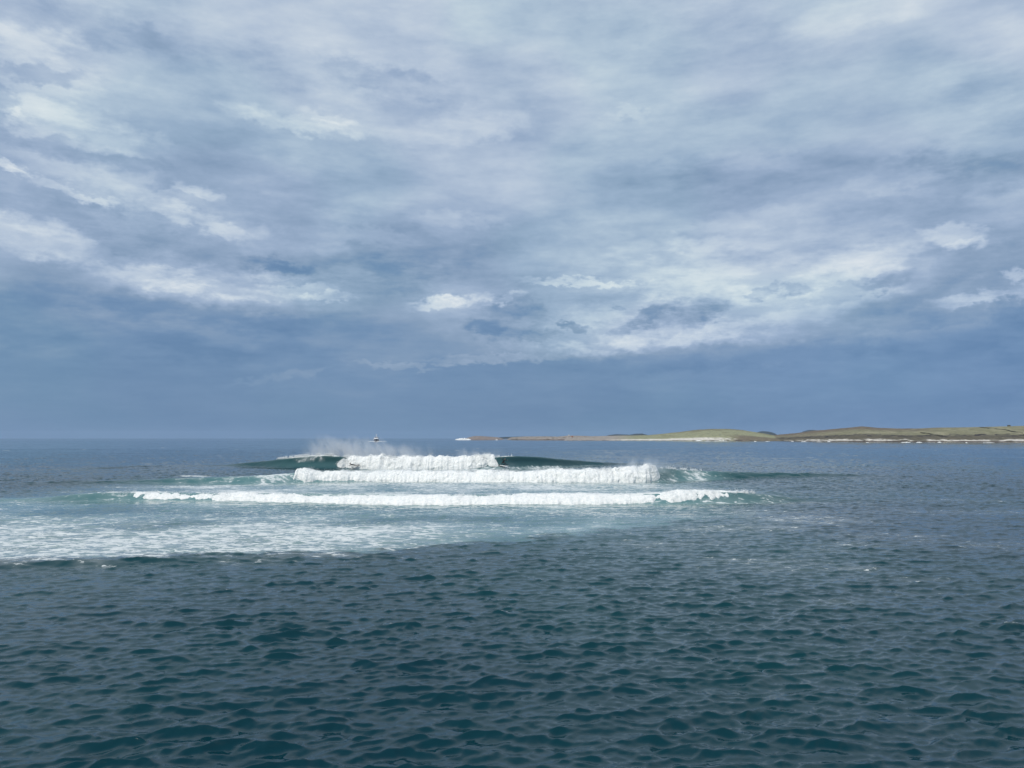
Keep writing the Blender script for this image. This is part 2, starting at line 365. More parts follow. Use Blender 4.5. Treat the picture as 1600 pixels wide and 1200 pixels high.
def foam_fields(X, Y):
    """density of surface foam (D) and of bubbles in the water (G; on wave faces it paints in light shining through), laid out on the sea in metres"""
    D = np.zeros_like(X); G = np.zeros_like(X)
    big = fbm2(X / 9.0, Y / 7.0, 4, 31)
    med = fbm2(X / 2.6, Y / 1.8, 3, 37)
    # front edge of the foam sheet
    ed = np.array([ground(a, b) for a, b in [(-200, 884), (0, 880), (150, 877), (300, 870), (450, 868), (560, 862), (700, 854), (850, 842), (1000, 826), (1120, 812), (1250, 800), (1400, 792), (1700, 786)]])
    ye = np.interp(X, ed[:, 0], ed[:, 1]) + 1.8 * big + 1.3 * med + .7 * perlin2(X / .8, Y / .6, 41)
    yc = WCv.yb(X)
    zone = sstep(Y - ye, -0.6, 1.6) * (Y < yc + 4)
    t = np.clip((Y - ye) / np.maximum(yc - ye, 1), 0, 1)             # 0 at the edge, 1 at wave C
    px = X / Y * F + 800
    left = sstep(X, 2.0, -13.0)
    strong = left * (1 - 0.80 * sstep(t, .18, .85)) + (1 - left) * (0.29 - 0.06 * t) * sstep(X, 17.0, 4.0)
    D = np.maximum(D, zone * (strong * .41 + .16 * big + .07 + .10 * med))
    rim = np.exp(-((Y - ye - .5) / .7) ** 2) * (.35 + .65 * sstep(X, 0, -12)) * sstep(X, 17, 5)
    D = np.maximum(D, rim * (.40 + .40 * med))
    D = np.maximum(D, np.exp(-((Y - ye + 1.3) / 1.5) ** 2) * left * (.22 + .40 * med))          # shreds drifting ahead of the sheet
    G = np.maximum(G, zone * sstep(X, 26.0, 6.0) * (.75 + .3 * big))
    # in front of wave C: a milky apron
    G = np.maximum(G, np.exp(-np.clip(yc - Y, 0, None) / 12.0) * (Y < yc + 5) * sstep(X, 22, 12) * sstep(X, -46, -30) * .9)
    # between C and B, between B and A
    yb, ya = WB.yb(X), WA.yb(X)
    m1 = (Y > yc) * (Y < yb + 2) * sstep(X, 32, 12) * sstep(X, -58, -28)
    D = np.maximum(D, m1 * (.34 + .30 * big + .10 * med)); G = np.maximum(G, m1 * .85)
    m2 = (Y > yb) * (Y < ya + 1) * sstep(X, 24, 4) * sstep(X, -36, -22)
    D = np.maximum(D, m2 * (.34 + .3 * big)); G = np.maximum(G, m2 * .55)
    # torn green water at the left end of B and foam draining off its right end
    bl = np.exp(-((X - x_at(430, yb)) / 5.5) ** 2 - ((Y - yb - 1.5) / 2.6) ** 2); D = np.maximum(D, bl * (.44 + .3 * med)); G = np.maximum(G, bl)
    bl = np.exp(-((X - x_at(330, yb)) / 8.5) ** 2 - ((Y - yb - 1.5) / 2.6) ** 2); D = np.maximum(D, bl * (.20 + .34 * med)); G = np.maximum(G, bl * .7)
    br = np.exp(-((X - x_at(1085, yb)) / 5.0) ** 2 - ((Y - yb - 1.2) / 3.0) ** 2); D = np.maximum(D, br * (.33 + .28 * med)); G = np.maximum(G, br * .8)
    sp = np.exp(-((X - x_at(258, 103)) / 2.2) ** 2 - ((Y - ground(258, 743.5)[1]) / 1.2) ** 2); D = np.maximum(D, sp * 1.2)
    # back of wave C: spent foam trail at its right end
    tr = np.exp(-((X - x_at(1150, yc)) / 4.5) ** 2 - ((Y - yc - 4.5) / 2.5) ** 2); D = np.maximum(D, tr * (.45 + .3 * med))
    # lip of A at its left shoulder, crest line on the right
    xl = X
    yca = ya + WA.front
    lip = np.exp(-((Y - yca + .1) / .5) ** 2) * sstep(xl, x_at(395, 139), x_at(470, 139)) * sstep(xl, x_at(540, 139), x_at(520, 139))
    D = np.maximum(D, lip * (.95 + .2 * med))
    face = np.exp(-((Y - yca + 1.1) / .45) ** 2) * sstep(xl, x_at(440, 139), x_at(465, 139)) * sstep(xl, x_at(515, 139), x_at(500, 139)); D = np.maximum(D, face * (.42 + .6 * med))
    lip = np.exp(-((Y - yca + .1) / .35) ** 2) * sstep(xl, x_at(812, 139), x_at(795, 139)) * sstep(xl, x_at(770, 139), x_at(780, 139)); D = np.maximum(D, lip * .8)
    # faint wind-blown streaks and slicks of foam on the right
    for (a, b, rx, ry, am) in [(1250, 812, 5.0, 4.5, .50), (1180, 826, 4.5, 1.6, .55), (1130, 828, 4, 1.0, .5), (1330, 852, 3.2, 1.2, .40), (1395, 838, 4, 1.4, .42), (1340, 888, 2.2, .9, .38), (1410, 905, 3.0, .9, .32),
                               (1520, 850, 7, 4, .30), (1200, 880, 4, 3, .36), (1290, 862, 2.0, .8, .4), (1450, 800, 9, 5, .26), (1560, 800, 8, 4, .3), (1050, 850, 5, 2.5, .34), (1310, 940, 1.5, .8, .42),
                               (1180, 800, 6, 3, .40), (330, 757, 6, .8, .42), (160, 772, 4, .8, .3), (130, 788, 4, .6, .45), (40, 790, 5, 1, .4), (1200, 760, 6, 2, .3), (1420, 925, 2, 1, .34), (150, 752, 8, 1.5, .25)]:
        gx, gy = ground(a, b)
        D = np.maximum(D, .54 * am * np.exp(-((X - gx) / rx) ** 2 - ((Y - gy) / ry) ** 2) * (1 + .5 * med))
    slick = np.exp(-((X - 22) / 13.0) ** 2 - ((Y - 55) / 16.0) ** 2) * .45 + .5 * m1 * 0
    G = np.clip(G, 0, 1); D = np.clip(D, 0, 1)
    for w_, k_ in ((WA, .40), (WB, .35), (WCv, .30)):              # light coming through thin, steep faces, painted in with the bubble colour
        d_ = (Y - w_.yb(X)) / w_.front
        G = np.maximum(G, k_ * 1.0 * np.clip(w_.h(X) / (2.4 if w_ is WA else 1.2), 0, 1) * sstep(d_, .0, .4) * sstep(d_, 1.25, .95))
    return D, G, slick

def sea_at(X, Y, fields=None, spacing=None):
    X = np.asarray(X, float); Y = np.asarray(Y, float)
    D, G, slick = fields if fields is not None else foam_fields(X, Y)
    calm = (1 - .55 * np.clip(np.maximum(G, D), 0, 1)) * (1 - .35 * slick)
    gust = 1 + .55 * fbm2(X / 30, Y / 45, 3, 51)
    far = 1 / (1 + (Y / 260.0) ** 2) ** .25
    c = sample(T_CHOP, X, Y, 0.06) * (calm * gust * far)[..., None]
    sg = T_CHOP[2][..., 2].std()
    c[..., 2] = sg / .15 * (np.exp(.15 * np.clip(c[..., 2] / sg, -4, 4)) - 1.011)      # peaked crests, flat troughs
    c += sample(T_CHOP2, X, Y, -0.21, (3.3, 7.7)) * (calm * far)[..., None]
    w = sstep(Y, 60, 25) * calm
    c += sample(T_RIP, X, Y, 0.33) * (w * gust)[..., None]
    s = sample(T_SWL, X, Y, 0.0, (20, 5)) * (sstep(Y, 8, 60) * 1.0)[..., None]
    c += s
    z = c[..., 2]; dx = c[..., 0]; dy = c[..., 1]
    damp = np.ones_like(z)
    for w_ in WAVES:
        zz, yy = w_.disp(X, Y)
        z = z + zz; dy = dy + yy
    return X + dx, Y + dy, z

# ---- sea material
sea_m = bpy.data.materials.new("sea_water"); sea_m.use_nodes = True; T = NT(sea_m.node_tree)
pos = T.add('ShaderNodeNewGeometry').outputs['Position']
aD = T.add('ShaderNodeAttribute', {'attribute_name': 'foam'}).outputs['Fac']
aG = T.add('ShaderNodeAttribute', {'attribute_name': 'bubbles_and_light'}).outputs['Fac']
aU = T.add('ShaderNodeAttribute', {'attribute_name': 'rest'}).outputs['Vector']
patch = T.noise(T.add('ShaderNodeMapping', None, {'Vector': aU, 'Scale': (.04, .03, 1)}).outputs[0], 1.0, 4, .55).outputs['Fac']
deep = T.mix(T.smooth(patch, .38, .62), lin(2, 43, 52), lin(3, 51, 56))
body = T.mix(aG, deep, lin(88, 128, 130))
rp1 = T.noise(T.add('ShaderNodeMapping', None, {'Vector': aU, 'Scale': (1, 1.5, 1)}).outputs[0], 5.0, 5, .62, .3).outputs['Fac']
rp2 = T.noise(T.add('ShaderNodeMapping', None, {'Vector': aU, 'Scale': (1, 1.9, 1)}).outputs[0], 0.9, 5, .6, .3).outputs['Fac']
bstr = T.m('MULTIPLY', T.smooth(aG, 0, 1, 1, .55), .30)
b1 = T.add('ShaderNodeBump', None, {'Strength': bstr, 'Distance': .006, 'Height': rp1}).outputs[0]
b2 = T.add('ShaderNodeBump', None, {'Strength': T.m('MULTIPLY', bstr, .8), 'Distance': .08, 'Height': rp2, 'Normal': b1}).outputs[0]
wat = T.add('ShaderNodeBsdfPrincipled', None, {'Base Color': body, 'Roughness': .06, 'IOR': 1.34, 'Specular IOR Level': .5, 'Normal': b2})
# foam lace
fm = T.add('ShaderNodeMapping', None, {'Vector': aU, 'Scale': (.55, 1.25, 1)}).outputs[0]
wn = T.noise(fm, 1.1, 4, .6).outputs['Color']
fw = T.vm('ADD', fm, T.vm('MULTIPLY', T.vm('SUBTRACT', wn, (.5, .5, .5)), (1.3, 1.3, 0)))
vo = T.add('ShaderNodeTexVoronoi', {'feature': 'DISTANCE_TO_EDGE'}, {'Vector': fw, 'Scale': 1.5}).outputs['Distance']
vo2 = T.add('ShaderNodeTexVoronoi', {'feature': 'DISTANCE_TO_EDGE'}, {'Vector': fw, 'Scale': 4.3}).outputs['Distance']
lace = T.m('SUBTRACT', 1.0, T.m('MULTIPLY', vo, 1.7))
lace2 = T.m('SUBTRACT', 1.0, T.m('MULTIPLY', vo2, 1.7))
fn = T.noise(fw, 2.2, 6, .65).outputs['Fac']
pat = T.m('ADD', T.m('MULTIPLY', fn, .95), T.m('ADD', T.m('MULTIPLY', lace, .26), T.m('MULTIPLY', lace2, .16)))      # about .45 .. 1.0
thr = T.m('MULTIPLY_ADD', aD, -.58, 1.03)
fmask = T.smooth(T.m('SUBTRACT', pat, thr), -.035, .11)
fmask = T.m('MULTIPLY', fmask, T.smooth(aD, .02, .18))
fmask = T.m('MULTIPLY', fmask, .90)
fmask = T.m('MAXIMUM', fmask, T.m('MULTIPLY', T.m('MULTIPLY', T.smooth(aD, .05, .7), .42), T.smooth(pat, .48, .85)))
fo = T.add('ShaderNodeBsdfPrincipled', None, {'Base Color': (.66, .69, .68, 1), 'Roughness': .8, 'Specular IOR Level': .2,
           'Normal': T.add('ShaderNodeBump', None, {'Strength': .5, 'Distance': .05, 'Height': fn}).outputs[0]})
mx = T.add('ShaderNodeMixShader', None, {0: fmask, 1: wat.outputs[0], 2: fo.outputs[0]})
T.add('ShaderNodeOutputMaterial', None, {'Surface': mx.outputs[0]})

def rows():
    y = [2.0]
    while y[-1] < 16000:
        Y = y[-1]
        if Y < 11: s = .0060 * Y
        elif Y < 34: s = .0032 * Y
        elif Y < 60: s = .0028 * Y
        elif Y < 150: s = .0020 * Y
        elif Y < 400: s = .0026 * Y
        elif Y < 1500: s = .006 * Y
        else: s = .02 * Y
        y.append(Y + s)
    return np.array(y)
Yr = rows()
uc = np.linspace(-.78, .78, 860); du = uc[1] - uc[0]
side = []; a = .78; st = du
while a < 3.2: st *= 1.06; a += st; side.append(a)
side = np.array(side)
uu = np.concatenate([-side[::-1], uc, side])
YY, UU = np.meshgrid(Yr, uu, indexing='ij'); XX = YY * UU
x0, y0 = XX.ravel(), YY.ravel()
FF = foam_fields(x0, y0)
xs_, ys_, zs_ = sea_at(x0, y0, FF)
D = FF[0]
chop_z = sample(T_CHOP, x0, y0, 0.06)[..., 2]
cap = sstep(chop_z / chop_z.std(), 2.1, 2.9) * sstep(perlin2(x0 / 1.1, y0 / 1.1, 77), .15, .5) * sstep(Yr.max() * 0 + y0, 10, 14)
D = np.maximum(D, cap * .24)
# far swell flecks
fleck = sstep(perlin2(x0 / 6, y0 / 10, 81), .62, .75) * sstep(y0, 150, 240) * sstep(y0, 900, 500)
D = np.maximum(D, fleck * .4)
# spread the foam over a whole cell when the cells are big
sea = mesh_obj("sea", np.stack([xs_, ys_, zs_], 1), None, sea_m, quads=grid_quads(len(Yr), len(uu)),
               attrs={'foam': D, 'bubbles_and_light': FF[1], 'rest': np.stack([x0, y0, np.zeros_like(x0)], 1)})
tag(sea, kind='structure')

# ------------------------------------------------------------------ white water
foam_m = bpy.data.materials.new("white_water_foam"); foam_m.use_nodes = True; T = NT(foam_m.node_tree)
pos = T.add('ShaderNodeNewGeometry').outputs['Position']
n_ = T.noise(pos, 5.0, 5, .65).outputs['Fac']
cc = T.mix(T.smooth(n_, .32, .58), (.62, .66, .65, 1), (.79, .79, .765, 1))
bb = T.add('ShaderNodeBsdfPrincipled', None, {'Base Color': cc, 'Roughness': .9, 'Specular IOR Level': .1, 'Subsurface Weight': .5, 'Subsurface Radius': (.12, .12, .12), 'Subsurface Scale': 1.0,
      'Normal': T.add('ShaderNodeBump', None, {'Strength': .6, 'Distance': .04, 'Height': n_}).outputs[0]})
T.add('ShaderNodeOutputMaterial', None, {'Surface': bb.outputs[0]})
drop_m = plain('spray_drops', (.82, .85, .86), .7, .2)

def roller(wave, px0, px1, foot, top, Yref, step, seed, taper=(2.0, 2.0), amp=1.0, nt=64, fwd=0.0):
    """foot: (px, photo y of the lower edge), top: (px, photo y of the crest)"""
    xa, xb = x_at(px0, Yref), x_at(px1, Yref)
    X = np.arange(xa, xb, step); n = len(X)
    fpx = X / Yref * F + 800
    fy = np.interp(fpx, [a for a, b in foot], [b for a, b in foot]); ty = np.interp(fpx, [a for a, b in top], [b for a, b in top])
    Yb = wave.yb(X); H = wave.h(X)
    Yc = Yb + wave.front - wave.lean * H * .55
    # foot: where the sight line of the photo meets the clean face
    fr = np.linspace(0, 1, 60)
    zf = np.zeros(n); Yf = Yb.copy()
    best = np.full(n, 1e9)
    for f in fr:
        yy = Yb + f * wave.front; pr = .5 - .5 * math.cos(math.pi * f); zz = H * pr; yy = yy - wave.lean * H * pr ** 2.2
        e = np.abs(684.5 + F * (H_CAM - zz) / yy - fy)
        b = e < best; best[b] = e[b]; zf[b] = zz[b]; Yf[b] = yy[b]
    Zt = H_CAM - (ty - 684.5) / F * Yc
    wob1 = perlin2(X / 4.3, X * 0 + 9.5, seed) * .16 + perlin2(X / 1.5, X * 0 + .5, seed) * .14 + perlin2(X / .47, X * 0 + 5.3, seed) * .05
    endw = sstep(X, xa, xa + taper[0]) * sstep(X, xb, xb - taper[1])
    Zt = Zt * (1 + wob1 * .7 * amp)
    Zt = zf + (Zt - zf) * (.08 + .92 * endw)
    Yc = Yc - fwd * endw; Yf = Yf - fwd * endw
    Yf = Yf - (.15 + .45 * perlin2(X / 1.3, X * 0 + 2, seed + 1) + .2 * perlin2(X / .4, X * 0 + 3, seed + 1)) * endw * .8
    t = np.linspace(0, 1, nt)[None, :]
    tt = np.clip(t / .62, 0, 1); tb = np.clip((t - .62) / .38, 0, 1)
    a = tt * np.pi / 2
    y = Yf[:, None] + (Yc - Yf)[:, None] * (1 - np.cos(a)) ** .85
    z = (zf - .35)[:, None] + (Zt - zf + .35)[:, None] * np.sin(a) ** .9
    ab = tb * np.pi / 2
    y = y + 1.5 * np.sin(ab) * (.15 + .85 * endw[:, None])
    z = z - (Zt * .75)[:, None] * (1 - np.cos(ab))
    Xg = np.repeat(X[:, None], nt, 1)
    ny = np.gradient(z, axis=1); nz_ = -np.gradient(y, axis=1); l = np.hypot(ny, nz_) + 1e-9; ny, nz_ = -ny / l, -nz_ / l
    ht = np.clip((Zt - zf), .1, 3)[:, None]
    billow = 0; am, fq = 1.0, 1.0
    wx = Xg + .45 * perlin3(Xg / .9, y / .9, z / .9, seed + 31) + .16 * perlin3(Xg / .3, y / .3, z / .3, seed + 32)
    wz = z + .45 * perlin3(Xg / .9, y / .9, z / .9, seed + 33) + .16 * perlin3(Xg / .3, y / .3, z / .3, seed + 34)
    for o in range(4):
        billow = billow + am * (.75 * perlin3(wx * fq / 1.4, y * fq / 1.1, wz * fq / .85, seed + o) + .7 * np.abs(perlin3(wx * fq / 1.0, y * fq / .9, wz * fq / .8, seed + 7 + o)) - .15); am *= .47; fq *= 2.13
    d = billow * (.15 + .08 * perlin2(Xg / 3.1, z / 1.3, seed + 40)) * np.clip(ht, .06, 1.6) * amp * (.25 + .75 * endw[:, None]) * sstep(t, -.05, .12)
    d = d + .02 * perlin3(Xg / .16, y / .16, z / .16, seed + 9)
    side = perlin3(Xg / .8, y / .8, z / .8, seed + 20) * .12
    V = np.stack([Xg + side, y - np.abs(ny) * d * 1.0, z + np.maximum(nz_, 0.15) * d], -1).reshape(-1, 3)
    o = mesh_obj('whitewater', V, None, foam_m, quads=grid_quads(n, nt))
    tag(o, kind='stuff')
    return X, Yc, Zt, endw, Yf, zf

OCT_V = np.array([(1, 0, 0), (-1, 0, 0), (0, 1, 0), (0, -1, 0), (0, 0, 1), (0, 0, -1)], float)
OCT_F = np.array([(0, 2, 4), (2, 1, 4), (1, 3, 4), (3, 0, 4), (2, 0, 5), (1, 2, 5), (3, 1, 5), (0, 3, 5)])
def drops(name, P_, r, seed):
    rs = np.random.RandomState(seed); n = len(P_)
    sc = r[:, None] * (0.6 + .8 * rs.rand(n, 3)) * np.array([1.0, .9, 1.15])
    V = P_[:, None, :] + OCT_V[None] * sc[:, None, :]
    Fq = (np.arange(n) * 6)[:, None, None] + OCT_F[None]
    o = mesh_obj(name, V.reshape(-1, 3), None, drop_m, quads=Fq.reshape(-1, 3))
    tag(o, kind='stuff'); return o
def spray(rol, n, up, r0, r1, seed, wts=None, back=.5):
    X, Yc, Zt, ew, Yf, zf = rol
    rs = np.random.RandomState(seed)
    w = np.clip(.25 + perlin2(X / .9, X * 0, seed) + .7 * perlin2(X / .25, X * 0, seed + 1), .02, 2) * (.15 + ew)
    if wts is not None: w = w * np.interp(X, *wts)
    i = rs.choice(len(X), n, p=w / w.sum())
    jet = np.clip(.35 + 1.3 * perlin2(X / .5, X * 0, seed + 4) + .6 * perlin2(X / .17, X * 0, seed + 6), .1, 2.2)[i]
    hgt = rs.exponential(1, n) * up * jet
    x = X[i] + rs.randn(n) * (.06 + .25 * hgt)
    y = Yc[i] + rs.randn(n) * .30 + back * hgt
    z = Zt[i] - .10 + hgt + rs.randn(n) * .06
    r = r0 + (r1 - r0) * rs.rand(n) ** 3; r = r / (1 + hgt / up * .25)
    m = rs.rand(n) < .30                                     # some of it flies off the front
    y[m] = Yf[i][m] + (Yc - Yf)[i][m] * rs.rand(m.sum()) ** .6 - .1 - .35 * rs.rand(m.sum())
    q = np.sqrt(np.clip((y[m] - Yf[i][m] + .3) / np.maximum((Yc - Yf)[i][m], .3), 0, 1))
    z[m] = zf[i][m] + (Zt - zf)[i][m] * q + .1 * rs.randn(m.sum())
    return drops('spray', np.stack([x, y, z], 1), r, seed)

rA = roller(WA, 521, 784, [(520, 725), (540, 728), (560, 729.5), (580, 731.5), (640, 732.5), (700, 731.5), (740, 728.5), (762, 725), (775, 726), (790, 726)],
            [(515, 708), (530, 712), (560, 713.5), (590, 710.5), (597, 708), (604, 712), (640, 713.5), (700, 713), (745, 711.5), (770, 711), (790, 713)], 138.5, .06, 11, (2.2, 1.7), .9, fwd=.32)
rB = roller(WB, 463, 1041, [(463, 747), (480, 750), (560, 751), (650, 752), (800, 753), (900, 753.5), (960, 752.5), (1010, 751), (1030, 747), (1042, 740)],
            [(463, 732), (475, 732.5), (520, 736), (600, 735.5), (700, 736), (800, 736), (880, 733), (960, 732), (1000, 729), (1018, 724), (1030, 728), (1042, 734)], 98.5, .05, 23, (.5, .9), 1.0)
rC = roller(WCv, 128, 1172, [(155, 769), (190, 773), (230, 779), (300, 781), (400, 783), (500, 786), (700, 787), (850, 787.5), (930, 786), (1000, 783.5), (1060, 781), (1100, 777), (1130, 773), (1155, 768)],
            [(155, 766.5), (200, 768), (250, 769.5), (380, 769), (500, 771.5), (650, 772.5), (760, 772), (900, 770), (1000, 770), (1060, 766.5), (1120, 765), (1155, 766)], 67.0, .04, 37, (3.0, 2.4), .85, 60)
spray(rA, 36000, .20, .010, .05, 101, ([x_at(520, 138), x_at(560, 138), x_at(600, 138), x_at(700, 138), x_at(775, 138)], [3.5, 1.6, 2.2, 1.0, 1.6]), .2)
spray(rB, 44000, .17, .008, .036, 102, ([x_at(463, 98), x_at(900, 98), x_at(1000, 98), x_at(1040, 98)], [1.0, 1.2, 2.5, 2.5]), .3)
spray(rC, 46000, .10, .006, .025, 103, None, .3)
# droplets torn off the lip at the left shoulder of the far wave
rs = np.random.RandomState(5)
def lip_drops(px0, px1, n, wave, Yref, up, r1, seed, dz=0.0):
    rs = np.random.RandomState(seed)
    x = x_at(px0, Yref) + (x_at(px1, Yref) - x_at(px0, Yref)) * rs.rand(n) ** .8
    keep = perlin2(x / .8, x * 0, seed) + .5 * perlin2(x / .2, x * 0, seed + 2) > -.1
    x = x[keep]; n = len(x)
    h = wave.h(x); hg = rs.exponential(1, n) * up
    y = wave.yb(x) + wave.front - wave.lean * h + rs.randn(n) * .2 + .4 * hg
    P_ = np.stack([x, y, h + hg - .02 + dz + rs.randn(n) * .06], 1)
    return drops('spray', P_, .012 + (r1 - .012) * rs.rand(n) ** 2, seed)
lip_drops(415, 522, 7000, WA, 139, .09, .05, 211)
lip_drops(770, 800, 2600, WA, 139, .10, .035, 212)
lip_drops(1038, 1115, 2600, WB, 99, .08, .04, 213)
lip_drops(1150, 1185, 900, WCv, 67, .04, .03, 214)

# ---- wind-blown mist behind the crests
def mist(lo, hi, dens, seed, lean=0.0, fade=0.0, sc=(.38, .35, .20)):
    lo, hi = np.array(lo, float), np.array(hi, float); c, s = (lo + hi) / 2, (hi - lo) / 2
    V = [(s[0] * a, s[1] * b, s[2] * d) for a in (-1, 1) for b in (-1, 1) for d in (-1, 1)]
    Fc = [(0, 1, 3, 2), (4, 6, 7, 5), (0, 4, 5, 1), (2, 3, 7, 6), (0, 2, 6, 4), (1, 5, 7, 3)]
    m = bpy.data.materials.new('spray_mist'); m.use_nodes = True; T = NT(m.node_tree)
    tc_ = T.add('ShaderNodeTexCoord')
    g_ = T.add('ShaderNodeSeparateXYZ', None, {0: tc_.outputs['Generated']}).outputs
    ob = T.vm('ADD', tc_.outputs['Object'], (seed * 3.3, seed * 1.7, 0))
    sh = T.add('ShaderNodeSeparateXYZ', None, {0: ob}).outputs
    ob2 = T.add('ShaderNodeCombineXYZ', None, {0: T.m('ADD', sh[0], T.m('MULTIPLY', sh[2], lean)), 1: sh[1], 2: sh[2]}).outputs[0]
    n = T.noise(T.add('ShaderNodeMapping', None, {'Vector': ob2, 'Scale': sc}).outputs[0], 1.6, 4, .55, .3).outputs['Fac']
    fx = T.m('MULTIPLY', T.smooth(g_[0], 0, .32), T.smooth(g_[0], 1, .25))
    fy = T.m('MULTIPLY', T.smooth(g_[1], 0, .3), T.smooth(g_[1], 1, .6))
    topn = T.m('SUBTRACT', T.m('MULTIPLY_ADD', n, .9, .35), T.m('MULTIPLY', g_[0], fade))
    fz = T.m('MULTIPLY', T.smooth(T.m('SUBTRACT', g_[2], topn), .20, -.55), T.smooth(g_[2], 0, .08))
    d = T.m('MULTIPLY', T.m('MULTIPLY', fx, fy), T.m('MULTIPLY', fz, T.smooth(n, .36, .68)))
    v = T.add('ShaderNodeVolumePrincipled', None, {'Color': (.95, .975, 1.0, 1), 'Density': T.m('MULTIPLY', d, dens), 'Anisotropy': .2})
    T.add('ShaderNodeOutputMaterial', None, {'Volume': v.outputs[0]})
    o = mesh_obj('spray_mist', V, Fc, m, smooth=False); o.location = c
    tag(o, kind='stuff'); return o
mist((x_at(462, 140), 138.6, 1.7), (x_at(700, 140), 146.0, 6.4), 1.35, 1, lean=.35, fade=.42)
mist((x_at(701, 140), 138.8, 1.4), (x_at(800, 140), 143.0, 4.0), .5, 2)
mist((x_at(960, 100), 98.8, .9), (x_at(1070, 100), 102.6, 3.3), .55, 3)
mist((x_at(480, 100), 99.0, .6), (x_at(970, 100), 102.0, 2.4), .22, 4)
mist((x_at(140, 68), 67.5, .3), (x_at(1230, 68), 70.5, 1.5), .22, 5)

# ------------------------------------------------------------------ land
land_m = bpy.data.materials.new('land_cover'); land_m.use_nodes = True; T = NT(land_m.node_tree)
pos = T.add('ShaderNodeNewGeometry').outputs['Position']
ac = T.add('ShaderNodeAttribute', {'attribute_name': 'cover'}).outputs['Color']
nn = T.noise(T.add('ShaderNodeMapping', None, {'Vector': pos, 'Scale': (.20, .05, .8)}).outputs[0], 1.0, 6, .65).outputs['Fac']
c_ = T.mix(T.smooth(nn, .3, .7), T.vm('MULTIPLY', ac, (.72, .72, .74)), T.vm('MULTIPLY', ac, (1.24, 1.22, 1.18)))
b_ = T.add('ShaderNodeBsdfPrincipled', None, {'Base Color': c_, 'Roughness': .95, 'Specular IOR Level': .1,
      'Normal': T.add('ShaderNodeBump', None, {'Strength': .7, 'Distance': 1.5, 'Height': nn}).outputs[0]})
T.add('ShaderNodeOutputMaterial', None, {'Surface': b_.outputs[0]})
COL = dict(grass=(.21, .203, .128), pale=(.30, .28, .19), heath=(.145, .118, .092), bank=(.115, .105, .078), dark=(.045, .040, .042), rock=(.31, .28, .25), sand=(.60, .57, .51), wet=(.07, .055, .05), reef=(.22, .185, .17))
LAND = {}
def land(name, base, top, depth, px0, px1, cover, step=1.6, zshore=1.0, rough=1.0, nt=70, tmax=1.7, shape=None):
    px = np.arange(px0, px1, step / 1.08 * .5)
    by = np.interp(px, [a for a, b in base], [b for a, b in base]); ty = np.interp(px, [a for a, b in top], [b for a, b in top])
    Ys = H_CAM * F / (by - 684.5)
    Yr_ = Ys * (1 + depth)
    Zr = H_CAM - (ty - 684.5) / F * Yr_
    t = np.r_[np.linspace(-.03, .25, nt // 2), np.linspace(.25, tmax, nt - nt // 2 + 1)[1:]]
    TT, PX = np.meshgrid(t, px, indexing='ij')
    Y = Ys[None] * (1 + depth * TT); X = (PX - 800) / F * Y
    sh = shape or [(-.03, -.1), (0, .0), (.02, .06), (.05, .10), (.08, .17), (.12, .30), (.16, .36), (.4, .55), (.7, .82), (1, 1), (1.25, .9), (1.7, .2)]
    pr = np.interp(TT, [a for a, b in sh], [b for a, b in sh])
    edge = sstep(PX, px0, px0 + 6) * (sstep(PX, px1, px1 - 6) if px1 < 1640 else 1)
    Z = Zr[None] * pr * edge
    nz = fbm2(X / 22, Y / 40, 5, 61 + len(LAND))
    Z = Z + rough * nz * (.6 + .35 * sstep(TT, .05, .3) * np.clip(Zr[None] / 10, .2, 2)) * sstep(TT, -.02, .04) * (1 - .75 * sstep(TT, .75, 1) * (TT < 1.25)) * edge
    Z = np.where(TT < -.01, -1.0, Z)
    col_ = cover(PX, TT, X, Y, Z, Zr[None] * np.ones_like(Z))
    o = mesh_obj(name, np.stack([X, Y, Z], -1).reshape(-1, 3), None, land_m, quads=grid_quads(len(t), len(px)), attrs={'cover': col_.reshape(-1, 3)})
    tag(o, kind='structure'); LAND[name + str(len(LAND))] = (Ys, Yr_, px)
    return X, Y, Z, PX, TT
def blend(c, w, k): return c * (1 - w[..., None]) + np.array(COL[k]) * w[..., None]
def cover_head(px, t, X, Y, Z, Zr):
    n = fbm2(X / 30, Y / 60, 5, 5); n2 = fbm2(X / 9, Y / 25, 4, 8)
    c = np.ones(X.shape + (3,)) * COL['grass']
    c = blend(c, sstep(n, 0, .5) * .8, 'pale')
    c = blend(c, sstep(px + 60 * n, 1480, 1400) * sstep(t, .45, .8) * .9, 'heath')
    c = blend(c, sstep(px, 1330, 1240) * .5, 'heath')
    c = blend(c, sstep(t + .08 * n2 + .06 * sstep(px, 1430, 1500), .27, .20), 'bank')
    c = blend(c, np.clip(sstep(n2, .05, .3) * sstep(t, .30, .22) * sstep(t, .10, .13), 0, 1), 'dark')
    c = blend(c, sstep(t, .10, .085), 'bank')
    w = sstep(px + 40 * n2, 1225, 1250) * (1 - .9 * sstep(np.abs(px - 1436), 16, 8)) * (1 - .8 * sstep(np.abs(px - 1552), 10, 5))
    c = blend(c, sstep(t, .012, .022) * sstep(t + .035 * n2, .075, .050) * np.clip(w, 0, 1) * sstep(n2 + n, -.75, -.35), 'sand')
    c = blend(c, sstep(t, .022, .010) * sstep(n2, -.45, -.1), 'wet')
    return c
